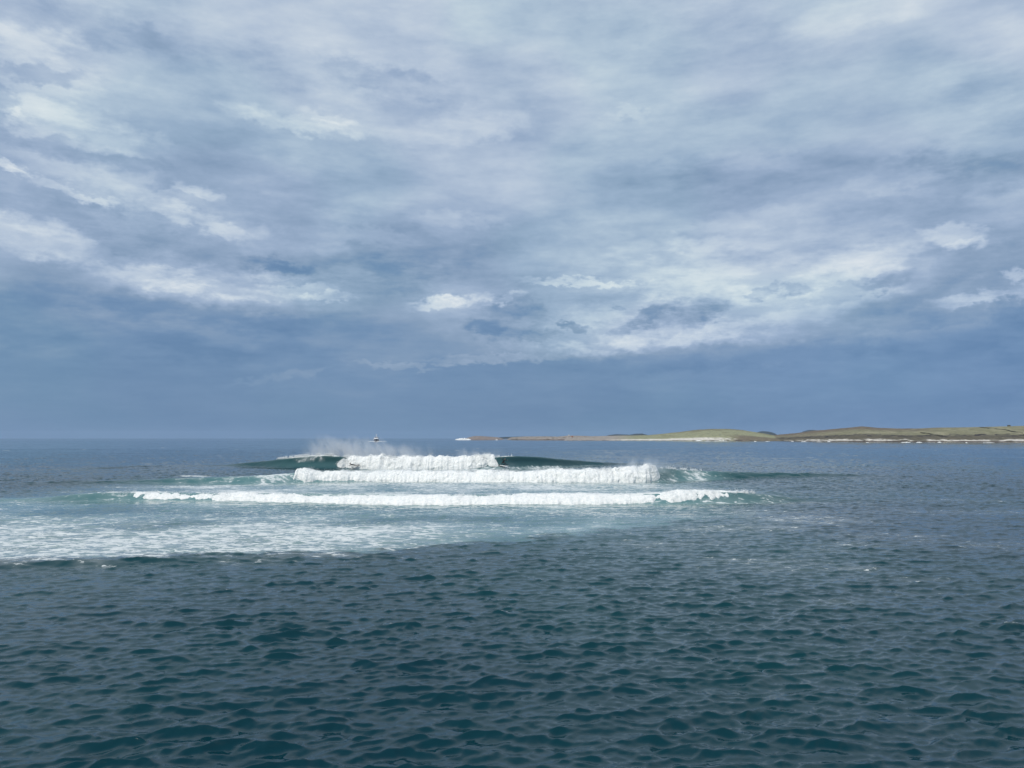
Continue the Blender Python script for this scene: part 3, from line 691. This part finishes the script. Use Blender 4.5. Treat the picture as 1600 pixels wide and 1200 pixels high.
def cover_mid(px, t, X, Y, Z, Zr):
    n = fbm2(X / 40, Y / 60, 5, 15); n2 = fbm2(X / 9, Y / 25, 4, 18)
    c = np.ones(X.shape + (3,)) * COL['pale'] * np.array([.9, .98, .9])
    c = blend(c, sstep(n + .8 * sstep(t, .5, .9), .25, .8), 'grass')
    c = blend(c, sstep(np.abs(px - 1110), 60, 20) * sstep(t, .7, .85) * .4, 'bank')
    c = blend(c, sstep(px, 1130, 1160) * sstep(t, .35, .15) * .8, 'heath')
    c = blend(c, sstep(px, 1000, 950), 'rock')
    c = blend(c, sstep(t, .008, .02) * sstep(t, .11, .08) * sstep(px + 20 * n2, 945, 975) * sstep(px + 30 * n2, 1148, 1120), 'sand')
    c = blend(c, sstep(t, .02, .005) * sstep(n2, -.4, 0.1), 'wet')
    return c
def cover_reef(px, t, X, Y, Z, Zr):
    n = fbm2(X / 30, Y / 60, 5, 25); n2 = fbm2(X / 8, Y / 25, 4, 28)
    c = np.ones(X.shape + (3,)) * COL['rock']
    c = blend(c, sstep(n2, -.1, .4) * .8, 'reef'); c = blend(c, sstep(n2 * .6 - n, .3, .6) * .8, 'bank'); c = blend(c, sstep(t, .03, .0), 'wet')
    c = blend(c, sstep(px, 800, 770) * .8, 'reef')
    return c
HX = land('headland', [(1185, 688.5), (1240, 689.3), (1330, 690), (1450, 690.5), (1600, 691), (1900, 691)],
     [(1185, 687), (1196, 682), (1210, 679.5), (1240, 677), (1270, 673), (1300, 670.5), (1322, 668.5), (1345, 666.3), (1356, 667), (1372, 668.6), (1400, 669.4), (1430, 669.6), (1470, 668), (1520, 667.4), (1560, 666.4), (1600, 665.4), (1700, 662), (1900, 668)], .32, 1185, 1900, cover_head)
land('headland', [(880, 688.0), (1000, 688.3), (1100, 688.6), (1200, 689), (1230, 689)],
     [(880, 683), (910, 682), (940, 681.3), (975, 680.5), (1010, 680), (1030, 678.3), (1060, 675), (1085, 671.8), (1110, 670.2), (1140, 670.2), (1160, 672), (1175, 674.5), (1195, 677.5), (1215, 681.5), (1230, 686)], .30, 880, 1232, cover_mid)
land('island', [(790, 687.2), (850, 687.5), (960, 687.9)], [(790, 686.4), (800, 683.2), (820, 682), (850, 681.8), (870, 682.3), (888, 680.6), (905, 680.8), (930, 681.8), (960, 684)], .22, 790, 965, cover_reef, rough=1.6, shape=[(-.03, -.1), (0, 0), (.03, .25), (.12, .5), (.3, .7), (1, 1), (1.7, .2)])
land('island', [(722, 687.0), (790, 687.1)], [(722, 686.4), (732, 683.6), (740, 681.4), (750, 681.2), (765, 682.2), (778, 683.2), (788, 686)], .2, 722, 790, cover_reef, rough=1.2, shape=[(-.03, -.1), (0, 0), (.03, .3), (.12, .55), (.3, .75), (1, 1), (1.7, .2)])
# far hills, fading into the air
hill_m = plain('far_hill_cover', (.035, .045, .045), .95, .1)
def hill(name, Y, prof, dpt):
    px = np.linspace(prof[0][0], prof[-1][0], 60); t = np.linspace(-1, 1, 15)
    TT, PX = np.meshgrid(t, px, indexing='ij')
    top = np.interp(PX, [a for a, b in prof], [b for a, b in prof])
    Yg = Y + dpt * TT; X = (PX - 800) / F * Yg
    Z = (H_CAM - (top - 684.5) / F * Y) * np.cos(TT * np.pi / 2) ** .7 + fbm2(X / 300, Yg / 300, 3, 3) * 2 - 2 * np.abs(TT)
    o = mesh_obj(name, np.stack([X, Yg, Z], -1).reshape(-1, 3), None, hill_m, quads=grid_quads(15, 60)); tag(o, kind='structure')
hill('hills', 9000, [(935, 685), (950, 680), (962, 678.4), (975, 679), (983, 679.5), (992, 677.8), (1003, 677.4), (1012, 680), (1030, 685)], 700)
hill('hills', 9500, [(1165, 685), (1180, 675.6), (1190, 673.6), (1200, 674.2), (1210, 677), (1222, 685)], 600)
hill('hills', 11000, [(1238, 685), (1254, 674), (1263, 671.6), (1272, 671.8), (1282, 674), (1310, 685)], 600)
hill('hills', 7600, [(760, 685), (790, 682.8), (820, 681.9), (848, 681.7), (862, 681.6), (880, 685)], 500)

def on_land(px, py, grid=HX):
    """first point of the headland met by the sight line of a photo pixel"""
    X, Y, Z, PX, TT = grid
    j = int(np.argmin(np.abs(PX[0] - px))); yy, zz = Y[:, j], Z[:, j]
    pyy = 684.5 + F * (H_CAM - zz) / yy
    vis = np.minimum.accumulate(pyy)
    k = int(np.argmax(vis <= py)) if (vis <= py).any() else int(np.argmin(pyy))
    return X[k, j], yy[k], zz[k]

# low field wall running down the hill
stone_m = plain('dark_field_stone', (.09, .09, .07), .95, .1, .4, 2)
def field_wall(pts, h, w, label):
    P_ = [on_land(a, b) for a, b in pts]
    V, Fc = [], []
    rs = np.random.RandomState(int(pts[0][0]))
    full = []
    for a, b in zip(P_[:-1], P_[1:]):
        for k in range(6): full.append(tuple(a[i] + (b[i] - a[i]) * k / 6 for i in range(3)))
    full.append(P_[-1])
    for (x, y, z) in full:
        hh = h * (.8 + .4 * rs.rand())
        V += [(x, y - w, z - 1.5), (x, y - w * .6, z + hh), (x, y + w * .6, z + hh), (x, y + w, z - 1.5)]
    for i in range(len(full) - 1):
        a = i * 4
        for k in range(3): Fc.append((a + k, a + k + 1, a + k + 5, a + k + 4))
    Fc += [(0, 3, 2, 1), tuple(len(V) - 4 + k for k in (0, 1, 2, 3))]
    o = mesh_obj('field_wall', V, Fc, stone_m, smooth=False)
    tag(o, label, 'field wall')
field_wall([(1530, 668.3), (1540, 669.3), (1555, 671), (1570, 673), (1585, 675.5), (1596, 678)], 1.1, .8, 'dark field wall slanting down the green slope at the far right')
field_wall([(1437, 677.2), (1450, 678.4), (1460, 680.5), (1472, 681.6)], 1.0, .8, 'short dark field wall along the foot of the grassy slope above the grey bank')

# small stone ruin on the skyline
def box_into(V, Fc, lo, hi, taper=0.0):
    b = len(V); (x0, y0, z0), (x1, y1, z1) = lo, hi; tx, ty = (x1 - x0) * taper, (y1 - y0) * taper
    V += [(x0, y0, z0), (x1, y0, z0), (x1, y1, z0), (x0, y1, z0), (x0 + tx, y0 + ty, z1), (x1 - tx, y0 + ty, z1), (x1 - tx, y1 - ty, z1), (x0 + tx, y1 - ty, z1)]
    Fc += [(b, b + 3, b + 2, b + 1), (b + 4, b + 5, b + 6, b + 7), (b, b + 1, b + 5, b + 4), (b + 1, b + 2, b + 6, b + 5), (b + 2, b + 3, b + 7, b + 6), (b + 3, b, b + 4, b + 7)]
def boxes(name, lst, mat, parent=None, bevel=0.0, smooth=False):
    V, Fc = [], []
    for b in lst: box_into(V, Fc, *b)
    o = mesh_obj(name, V, Fc, mat, parent, smooth)
    if bevel:
        m = o.modifiers.new('bevel', 'BEVEL'); m.width = bevel; m.segments = 2; m.limit_method = 'ANGLE'
    return o
x_, y_, z_ = on_land(1573, 666.2)
ru = empty('stone_hut', (x_, y_ - 4, z_ - .2)); tag(ru, 'tiny dark stone hut on the skyline of the headland at the far right', 'hut')
boxes('wall', [((-2.1, -1.4, -1), (-.5, 1.4, 1.5), .02), ((.5, -1.4, -1), (2.1, 1.4, 1.5), .02), ((-.5, -1.1, -1), (.5, 1.3, 1.45), 0)], stone_m, ru)
mesh_obj('roof', [(-2.3, -1.6, 1.5), (2.3, -1.6, 1.5), (2.3, 1.6, 1.5), (-2.3, 1.6, 1.5), (-2.2, 0, 2.5), (2.2, 0, 2.5)], [(0, 1, 5, 4), (2, 3, 4, 5), (1, 2, 5), (3, 0, 4), (3, 2, 1, 0)], stone_m, ru, False)

def rock(name, loc, size, mat, label, cat, seed, group=None):
    import bmesh
    bm = bmesh.new(); bmesh.ops.create_icosphere(bm, subdivisions=3, radius=1)
    co = np.array([v.co[:] for v in bm.verts]); d = 1 + .28 * perlin3(co[:, 0] * 1.3, co[:, 1] * 1.3, co[:, 2] * 1.3, seed) + .1 * perlin3(co[:, 0] * 4, co[:, 1] * 4, co[:, 2] * 4, seed)
    for v, q in zip(bm.verts, d): v.co = Vector((v.co.x * size[0] * q, v.co.y * size[1] * q, v.co.z * size[2] * q))
    me = bpy.data.meshes.new(name); bm.to_mesh(me); bm.free(); me.materials.append(mat)
    o = bpy.data.objects.new(name, me); C.objects.link(o); o.location = loc
    tag(o, label, cat, group); return o
x_, y_, z_ = on_land(1597, 681); rock('boulder', (x_, y_ - 1, z_ + .5), (1.0, 1.0, 1.5), stone_m, 'dark upright boulder below the end of the field wall', 'boulder', 3)
pale_m = plain('pale_rock', (.55, .52, .48), .9, .1, .4, 2); rust_m = plain('rusty_rock', (.33, .15, .09), .9, .1, .4, 2)
Yq = 2150.0
rock('boulder', (x_at(889, Yq), Yq, height_at(680.6, Yq)), (2.6, 2.4, 2.4), pale_m, 'pale boulder on top of the low rocky island', 'boulder', 5)
rock('boulder', (x_at(894, Yq), Yq, height_at(682.0, Yq)), (3.0, 2.4, 1.6), rust_m, 'rust coloured boulder beside the pale one on the low rocky island', 'boulder', 6)

# surf on the far shores
def surf(px, py, w, h, seed, Y=None):
    x, y = ground(px, py) if Y is None else (x_at(px, Y), Y)
    W_ = w * y / F; H_ = h * y / F
    nu, nv = 60, 14
    u = np.linspace(-1, 1, nu); v = np.linspace(0, 1, nv); UU_, VV = np.meshgrid(u, v, indexing='ij')
    env = np.clip((1 - UU_ ** 2), 0, 1) ** .5 * (.55 + .6 * np.abs(perlin2(UU_ * 3.1, UU_ * 0, seed)) + .3 * perlin2(UU_ * 9, UU_ * 0, seed))
    a = VV * np.pi
    Xs = x + UU_ * W_ / 2; Ys = y - np.cos(a) * H_ * 1.5 + perlin2(UU_ * 6, VV * 3, seed) * H_ * .3; Zs = -.15 + np.sin(a) * H_ * env * (1 + .35 * perlin2(UU_ * 10, VV * 5, seed + 3))
    o = mesh_obj('surf', np.stack([Xs, Ys, Zs], -1).reshape(-1, 3), None, foam_m, quads=grid_quads(nu, nv)); tag(o, kind='stuff')
for k, (px, py, w, h) in enumerate([(724, 687.3, 24, 3.4), (776, 687.6, 4, 1.4), (716, 687.2, 10, 1.6), (1092, 689.0, 11, 1.6), (1106, 689.3, 9, 1.0), (1126, 689.2, 22, 1.0), (1180, 690, 4, 1.1), (1199, 689.8, 8, .8),
        (1238, 690, 4, 1.0), (1256, 690.5, 9, 1.2), (1280, 690.6, 10, .9), (1295, 690.4, 5, 1.3), (1415, 691.5, 15, 1.5), (1436, 691.5, 9, 1.4), (1468, 691.4, 5, 1.5), (1545, 692, 20, 1.0), (1510, 692, 2, 1.2), (1355, 691.5, 5, .8)]):
    surf(px, py, w, h, 300 + k)

# ------------------------------------------------------------------ skinned figures
neo_m = plain('black_neoprene', (.018, .019, .022), .45, .4, .2, 30)
skin_m = plain('skin', (.36, .23, .18), .5, .4, .1, 60)
hair_m = plain('dark_wet_hair', (.03, .02, .015), .4, .5, .5, 60)
eye_m = plain('eye_white', (.8, .8, .78), .2, .5)
board_m = plain('white_surfboard_gloss', (.82, .83, .82), .2, .5)
black_m = plain('black_rubber', (.02, .02, .02), .5, .4)

def skinned(name, joints, bones, parent, mats, split=None, levels=2):
    """joints {key: (pos, radius)}; bones list of key pairs; grown with Skin + Subdivision, then frozen to a mesh"""
    keys = list(joints); idx = {k: i for i, k in enumerate(keys)}
    me = bpy.data.meshes.new(name); me.from_pydata([joints[k][0] for k in keys], [(idx[a], idx[b]) for a, b in bones], [])
    o = bpy.data.objects.new(name, me); C.objects.link(o)
    sk = o.modifiers.new('skin', 'SKIN')
    if not me.skin_vertices: me.skin_vertices.new()
    for i, k in enumerate(keys):
        r = joints[k][1]; r = (r, r) if np.isscalar(r) else r
        me.skin_vertices[0].data[i].radius = r; me.skin_vertices[0].data[i].use_root = (i == 0)
    o.modifiers.new('sub', 'SUBSURF').levels = levels
    dg = bpy.context.evaluated_depsgraph_get(); dg.update()
    m2 = bpy.data.meshes.new_from_object(o.evaluated_get(dg))
    o.modifiers.clear(); o.data = m2; m2.name = name
    for m in mats: m2.materials.append(m)
    if split:
        for p in m2.polygons: p.material_index = split(p.center); p.use_smooth = True
    o.parent = parent
    return o
def v3(*a): return Vector(a)
def hand_chain(J, B, key, wrist, fwd, side, up, sgn):
    """palm, four unequal curled fingers and a thumb leaving the side of the palm"""
    palm = wrist + fwd * .055; J[key + 'p'] = (palm, (.030, .016)); B.append((key + 'w', key + 'p'))
    for i, (off, ln) in enumerate([(-.030, .060), (-.010, .072), (.010, .067), (.030, .052)]):
        a = palm + side * off + fwd * .03; b = a + fwd * ln * .5 - up * .006; c = b + fwd * ln * .42 - up * ln * .32
        for q, pt in enumerate((a, b, c)): J[f'{key}f{i}{q}'] = (pt, (.0095, .0095, .008)[q])
        B += [(key + 'p', f'{key}f{i}0'), (f'{key}f{i}0', f'{key}f{i}1'), (f'{key}f{i}1', f'{key}f{i}2')]
    a = wrist + fwd * .03 - side * .034 * sgn; b = a + fwd * .03 - side * .02 * sgn; c = b + fwd * .025 - side * .004 * sgn
    for q, pt in enumerate((a, b, c)): J[f'{key}t{q}'] = (pt, (.011, .010, .0085)[q])
    B += [(key + 'w', f'{key}t0'), (f'{key}t0', f'{key}t1'), (f'{key}t1', f'{key}t2')]
def figure(root, K, look):
    """K: named joints of the pose"""
    J, B = {}, []
    J['pelvis'] = (K['pelvis'], (.155, .12))
    J['waist'] = (K['pelvis'].lerp(K['chest'], .45), (.135, .105)); J['chest'] = (K['chest'], (.165, .125)); J['neck0'] = (K['neck'], .065)
    up = (K['head'] - K['neck']).normalized()
    J['neck1'] = (K['neck'] + up * .05, .055); J['skull0'] = (K['head'] - up * .05, (.078, .085)); J['skull1'] = (K['head'] + up * .05, (.085, .095)); J['skull2'] = (K['head'] + up * .10, (.05, .055))
    B += [('pelvis', 'waist'), ('waist', 'chest'), ('chest', 'neck0'), ('neck0', 'neck1'), ('neck1', 'skull0'), ('skull0', 'skull1'), ('skull1', 'skull2')]
    for s in 'lr':
        J[s + 'hip'] = (K[s + 'hip'], .095); J[s + 'th'] = (K[s + 'hip'].lerp(K[s + 'knee'], .5), .080); J[s + 'knee'] = (K[s + 'knee'], .058)
        J[s + 'cf'] = (K[s + 'knee'].lerp(K[s + 'ank'], .35), .056); J[s + 'ank'] = (K[s + 'ank'], .036)
        f = (K[s + 'toe'] - K[s + 'ank']); J[s + 'ball'] = (K[s + 'ank'] + f * .65 + v3(0, 0, -.01), (.042, .028)); J[s + 'toe'] = (K[s + 'toe'], (.035, .018))
        B += [('pelvis', s + 'hip'), (s + 'hip', s + 'th'), (s + 'th', s + 'knee'), (s + 'knee', s + 'cf'), (s + 'cf', s + 'ank'), (s + 'ank', s + 'ball'), (s + 'ball', s + 'toe')]
        J[s + 'sho'] = (K[s + 'sho'], .062); J[s + 'ua'] = (K[s + 'sho'].lerp(K[s + 'elb'], .5), .048); J[s + 'elb'] = (K[s + 'elb'], .038)
        J[s + 'fa'] = (K[s + 'elb'].lerp(K[s + 'wri'], .35), .038); J[s + 'hw'] = (K[s + 'wri'], (.026, .020))
        B += [('chest', s + 'sho'), (s + 'sho', s + 'ua'), (s + 'ua', s + 'elb'), (s + 'elb', s + 'fa'), (s + 'fa', s + 'hw')]
        fw = (K[s + 'wri'] - K[s + 'elb']).normalized(); sd = fw.cross(v3(0, 0, 1)).normalized(); hand_chain(J, B, s + 'h', K[s + 'wri'], fw, sd, sd.cross(fw), 1 if s == 'l' else -1)
    hands = [K['lwri'], K['rwri']]; elb = [K['lelb'], K['relb']]
    nk = K['neck'] + up * .045
    def split(c):
        if (c - nk).dot(up) > 0 and (c - K['head']).length < .26: return 1
        for w, e in zip(hands, elb):
            if (c - w).dot((w - e).normalized()) > 0 and (c - w).length < .25: return 1
        return 0
    body = skinned('body', J, B, root, [neo_m, skin_m], split)
    # face
    lk = look.normalized(); lk = (lk - up * lk.dot(up)).normalized(); sd = lk.cross(up).normalized(); hc = K['head']
    def blob(nm, c, r, m, sc=(1, 1, 1)):
        import bmesh
        bm = bmesh.new(); bmesh.ops.create_uvsphere(bm, u_segments=16, v_segments=10, radius=1)
        M = Matrix((sd, lk, up)).transposed()
        for v in bm.verts: v.co = c + M @ Vector((v.co.x * r * sc[0], v.co.y * r * sc[1], v.co.z * r * sc[2]))
        me = bpy.data.meshes.new(nm); bm.to_mesh(me); bm.free(); me.materials.append(m)
        for p in me.polygons: p.use_smooth = True
        o = bpy.data.objects.new(nm, me); C.objects.link(o); o.parent = root; return o
    blob('nose', hc + lk * .094 - up * .015, .013, skin_m, (.8, 1.3, 1.7))
    blob('mouth', hc + lk * .083 - up * .055, .018, plain('lips', (.4, .16, .13), .4), (1.2, .35, .35))
    for s in (-1, 1):
        blob('eye', hc + lk * .080 + sd * .032 * s + up * .012, .011, eye_m)
        blob('ear', hc + sd * .086 * s, .024, skin_m, (.35, .7, 1.2))
    # hair cap
    import bmesh
    bm = bmesh.new(); bmesh.ops.create_uvsphere(bm, u_segments=28, v_segments=18, radius=1)
    M = Matrix((sd, lk, up)).transposed()
    for v in bm.verts:
        c = v.co.copy(); lo = -.35 if c.y < .2 else .35
        if c.z < lo: c.z = lo; c.x *= .9; c.y *= .9
        k = 1 + .05 * math.sin(c.x * 19 + c.y * 13)
        v.co = hc + up * .035 + M @ Vector((c.x * .096 * k, (c.y * .104 - .008) * k, c.z * .088 * k))
    me = bpy.data.meshes.new('hair'); bm.to_mesh(me); bm.free(); me.materials.append(hair_m)
    for p in me.polygons: p.use_smooth = True
    o = bpy.data.objects.new('hair', me); C.objects.link(o); o.parent = root
    return body
def surfboard(loc, rot, label, L=1.95, W=.50):
    n, k = 40, 12; V = []
    for i in range(n):
        t = i / (n - 1); x = (t - .5) * L
        w = W / 2 * (max(0.0, math.sin(math.pi * min(1, t * .93 + .05)))) ** .62 * (1 if t < .9 else 1 - (t - .9) * 4)
        w = max(w, .004); th = .032 * max(.12, math.sin(math.pi * min(1, t * .96 + .02))) ** .5
        rk = .16 * max(0, (t - .55) / .45) ** 2.4 + .05 * max(0, (.3 - t) / .3) ** 2
        for j in range(k):
            a = 2 * math.pi * j / k
            V.append((x, w * math.cos(a), rk + th * math.sin(a)))
    Fc = [(i * k + j, i * k + (j + 1) % k, (i + 1) * k + (j + 1) % k, (i + 1) * k + j) for i in range(n - 1) for j in range(k)]
    Fc += [tuple(range(k))[::-1], tuple((n - 1) * k + j for j in range(k))]
    root = empty('surfboard', loc); root.rotation_euler = rot; tag(root, label, 'surfboard')
    mesh_obj('deck', V, Fc, board_m, root)
    for (fx, fy) in ((-.86, 0), (-.74, .16), (-.74, -.16)):
        mesh_obj('fin', [(fx, fy - .004, 0), (fx + .11, fy - .004, 0), (fx - .03, fy, -.12), (fx, fy + .004, 0), (fx + .11, fy + .004, 0)], [(0, 1, 2), (3, 2, 4), (0, 2, 3), (1, 4, 2), (0, 3, 4, 1)], black_m, root, False)
    boxes('traction_pad', [((-.92, -.14, .055), (-.62, .14, .066), .02)], black_m, root)
    return root
def on_sea(px, py, wave, lo=-1.0):
    Yc = wave.yb(0.0) + wave.front
    x0_ = x_at(px, Yc)
    ys = np.linspace(wave.yb(x0_) + lo, wave.yb(x0_) + wave.front, 400); xs_ = (px - 800) / F * ys
    a, b, c = sea_at(xs_, ys); pyy = 684.5 + F * (H_CAM - c) / b
    k = int(np.argmin(np.abs(pyy - py))); return a[k], b[k], c[k]
x_, y_, z_ = on_sea(788.0, 728.0, WA)
y_ -= .30; z_ += .06
sb = surfboard((x_ - .1, y_, z_), (R(14), R(9), R(-8)), 'white surfboard carrying the crouching surfer down the far wave')
pr = empty('person', (x_ - .15, y_, z_ + .09), R(-8)); pr.scale = (1.08,) * 3; tag(pr, 'surfer in a black wetsuit crouching on a white board beside the far white water', 'person')
figure(pr, dict(pelvis=v3(-.12, .12, .46), chest=v3(.10, .05, .80), neck=v3(.20, .02, .97), head=v3(.29, -.01, 1.09),
       lhip=v3(-.04, .06, .44), rhip=v3(-.18, .10, .43), lknee=v3(.30, -.06, .46), rknee=v3(-.22, -.26, .40), lank=v3(.27, .0, .09), rank=v3(-.36, .02, .09), ltoe=v3(.33, -.14, .03), rtoe=v3(-.32, -.13, .03),
       lsho=v3(.20, -.12, .88), rsho=v3(.06, .17, .86), lelb=v3(.44, -.20, .80), relb=v3(-.14, .34, .98), lwri=v3(.66, -.12, .86), rwri=v3(-.30, .36, 1.14)), v3(1, -.25, -.1))
x_, y_, z_ = on_sea(555, 728.0, WA)
y_ -= 1.0
z_ = height_at(727.6, y_)
surfboard((x_, y_, z_ - .10), (R(4), R(-4), R(200)), 'surfboard under the person lying low in the foam of the far wave')
pr = empty('person', (x_, y_, z_ - .02), R(200)); tag(pr, 'person in a black wetsuit lying prone in foam at the left of the far wave', 'person')
figure(pr, dict(pelvis=v3(-.22, 0, .13), chest=v3(.22, 0, .22), neck=v3(.40, 0, .33), head=v3(.50, 0, .42),
       lhip=v3(-.30, .09, .12), rhip=v3(-.30, -.09, .12), lknee=v3(-.70, .10, .10), rknee=v3(-.70, -.10, .10), lank=v3(-1.08, .08, .10), rank=v3(-1.05, -.10, .20), ltoe=v3(-1.24, .08, .06), rtoe=v3(-1.20, -.10, .16),
       lsho=v3(.32, .18, .24), rsho=v3(.32, -.18, .24), lelb=v3(.34, .36, .10), relb=v3(.46, -.36, .14), lwri=v3(.58, .34, .02), rwri=v3(.66, -.34, -.02)), v3(1, 0, .2))

# ------------------------------------------------------------------ the boat
hull_m = plain('dark_blue_hull_paint', (.025, .035, .075), .35, .5); white_m = plain('white_boat_paint', (.80, .81, .82), .35, .5)
glass_m = plain('dark_wheelhouse_glass', (.02, .025, .03), .08, .6); red_m = plain('red_oxide_antifouling', (.22, .03, .02), .6, .2); grey_m = plain('grey_deck_paint', (.25, .27, .28), .7, .2)
YB_ = 1250.0
bx_, bz_ = x_at(588.0, YB_), 0.0
boat = empty('boat', (bx_, YB_, .25), R(-84)); boat.scale = (1.1,) * 3; tag(boat, 'white boat with a dark blue bow heading towards the shore near the horizon', 'boat')
def loft(name, sec, mat, parent, close=True):
    n = len(sec[0]); V = [p for s in sec for p in s]
    Fc = [(i * n + j, (i + 1) * n + j, (i + 1) * n + j + 1, i * n + j + 1) for i in range(len(sec) - 1) for j in range(n - 1)]
    if close: Fc += [tuple(range(n)), tuple((len(sec) - 1) * n + j for j in range(n))[::-1]]
    return mesh_obj(name, V, Fc, mat, parent)
def hw(t): return 4.3 * (1 - max(0, (t - .55) / .45) ** 2.3) ** .8 * (.93 + .07 * min(1, t / .2))      # half width along the hull
def sheer(t): return 2.1 + 1.5 * max(0, (t - .4) / .6) ** 2
secs, bul, deck = [], [], []
for i in range(29):
    t = i / 28; x = -11 + 22 * t + .0; w = max(hw(t), .03); s = sheer(t)
    fl = .72 - .35 * max(0, (t - .5) * 2)
    secs.append([(x + .9 * t ** 3 * q, sg * w * (fl + (1 - fl) * q ** 1.2) * k_, z) for sg, seq in ((-1, [(1, s, 1), (.5, s * .5, 1), (.12, .1, 1), (0, -.7, .7)]), (1, [(0, -.7, .7), (.12, .1, 1), (.5, s * .5, 1), (1, s, 1)])) for q, z, k_ in seq])
    xt = x + .9 * t ** 3
    bul.append([(xt, -w, s), (xt + .05, -w * 1.01, s + .85), (xt - .02, -w * .97, s + .85), (xt - .05, -w * .96, s + .02), (xt - .05, w * .96, s + .02), (xt - .02, w * .97, s + .85), (xt + .05, w * 1.01, s + .85), (xt, w, s)])
hull = loft('hull', secs, hull_m, boat)
loft('bulwark', bul, white_m, boat, False)
for q_ in (-4.42, 4.28): boxes('rubbing_strake', [((-10.8, q_, 1.55), (2.5, q_ + .14, 1.75), 0)], white_m, boat)
wh = boxes('wheelhouse', [((-5.5, -2.9, 2.1), (3.4, 2.9, 4.5), .03), ((-4.2, -2.3, 4.5), (2.4, 2.3, 6.5), .06)], white_m, boat, .08)
for (y0_, y1_) in [(-2.0, -1.3), (-1.15, -.45), (-.3, .3), (.45, 1.15), (1.3, 2.0)]:
    boxes('window', [((2.18, y0_, 5.3), (2.32, y1_, 6.0), 0)], glass_m, wh)
for (y0_, y1_) in [(-2.2, -1.4), (1.4, 2.2)]: boxes('window', [((3.22, y0_, 3.3), (3.36, y1_, 4.0), 0)], glass_m, wh)
boxes('roof', [((-4.7, -2.75, 6.5), (2.9, 2.75, 6.68), 0)], white_m, boat, .04)
for sg in (-1, 1):
    boxes('life_raft', [((-1.6, sg * 3.05 - .45, 4.6), (.2, sg * 3.05 + .45, 5.5), .12)], white_m, boat, .15)
    boxes('wing_deck', [((-2.4, sg * 3.3 - .7, 4.45), (1.0, sg * 3.3 + .7, 4.6), 0)], grey_m, boat)
def tube(name, pts, r, mat, parent, k=10):
    V, Fc = [], []
    for i, p in enumerate(pts):
        p = Vector(p); d = (Vector(pts[min(i + 1, len(pts) - 1)]) - Vector(pts[max(i - 1, 0)])).normalized()
        a = d.orthogonal().normalized(); b = d.cross(a)
        rr = r if np.isscalar(r) else r[i]
        for j in range(k): V.append(p + a * rr * math.cos(2 * math.pi * j / k) + b * rr * math.sin(2 * math.pi * j / k))
    for i in range(len(pts) - 1):
        for j in range(k): Fc.append((i * k + j, i * k + (j + 1) % k, (i + 1) * k + (j + 1) % k, (i + 1) * k + j))
    Fc += [tuple(range(k))[::-1], tuple((len(pts) - 1) * k + j for j in range(k))]
    return mesh_obj(name, V, Fc, mat, parent)
mast = tube('mast', [(-1.0, 0, 6.6), (-1.0, 0, 8.2), (-1.0, 0, 9.9)], [.30, .22, .14], white_m, boat)
tube('crosstree', [(-1.0, -1.2, 8.3), (-1.0, 1.2, 8.3)], .07, white_m, mast)
tube('antenna', [(-1.0, 0, 9.9), (-1.0, 0, 11.6)], .03, white_m, mast)
tube('radar', [(-.95, -.9, 9.9), (-.95, -.5, 10.0), (-.95, .5, 10.0), (-.95, .9, 9.9)], [.12, .28, .28, .12], white_m, mast)
tube('railing', [(-6, -2.6, 7.2), (-3.9, -2.6, 7.3), (2.7, -2.6, 7.3), (2.7, 2.6, 7.3), (-3.9, 2.6, 7.3)], .03, white_m, boat)
tube('stern_gantry', [(-9.5, -3.3, 2.1), (-9.5, -3.0, 5.2), (-9.5, 3.0, 5.2), (-9.5, 3.3, 2.1)], .16, hull_m, boat)
# bow wave pushed to both sides
def bow_wave():
    V = []
    nu, nv = 46, 10
    u = np.linspace(-1, 1, nu); v = np.linspace(0, 1, nv); U_, V_ = np.meshgrid(u, v, indexing='ij')
    a = np.abs(U_)
    hx = U_ * 15.5
    env = (1 - a) ** .7 * (.75 + .5 * perlin2(U_ * 6, U_ * 0, 5)) * sstep(a, .02, .16)
    Yb_ = YB_ - 12.5 + a * 16
    Xs = bx_ + 1.0 + hx; Ys = Yb_ - np.cos(V_ * np.pi) * 1.4; Zs = -.2 + np.sin(V_ * np.pi) * (.35 + 1.0 * env)
    o = mesh_obj('bow_wave', np.stack([Xs, Ys, Zs], -1).reshape(-1, 3), None, foam_m, quads=grid_quads(nu, nv)); tag(o, kind='stuff')
bow_wave()

# ------------------------------------------------------------------ the air
HAZE = 2.2e-5
if HAZE:
    hm = bpy.data.materials.new('haze'); hm.use_nodes = True; T = NT(hm.node_tree)
    v = T.add('ShaderNodeVolumePrincipled', None, {'Color': (.62, .78, 1.0, 1), 'Density': HAZE, 'Anisotropy': 0.0})
    T.add('ShaderNodeOutputMaterial', None, {'Volume': v.outputs[0]})
    a, b, zt, zb = 56000, 17500, 150, -8
    o = mesh_obj('haze', [(-a, -30, zb), (a, -30, zb), (a, b, zb), (-a, b, zb), (-a, -30, zt), (a, -30, zt), (a, b, zt), (-a, b, zt)],
                 [(0, 3, 2, 1), (4, 5, 6, 7), (0, 1, 5, 4), (1, 2, 6, 5), (2, 3, 7, 6), (3, 0, 4, 7)], hm, smooth=False)
    tag(o, kind='stuff')
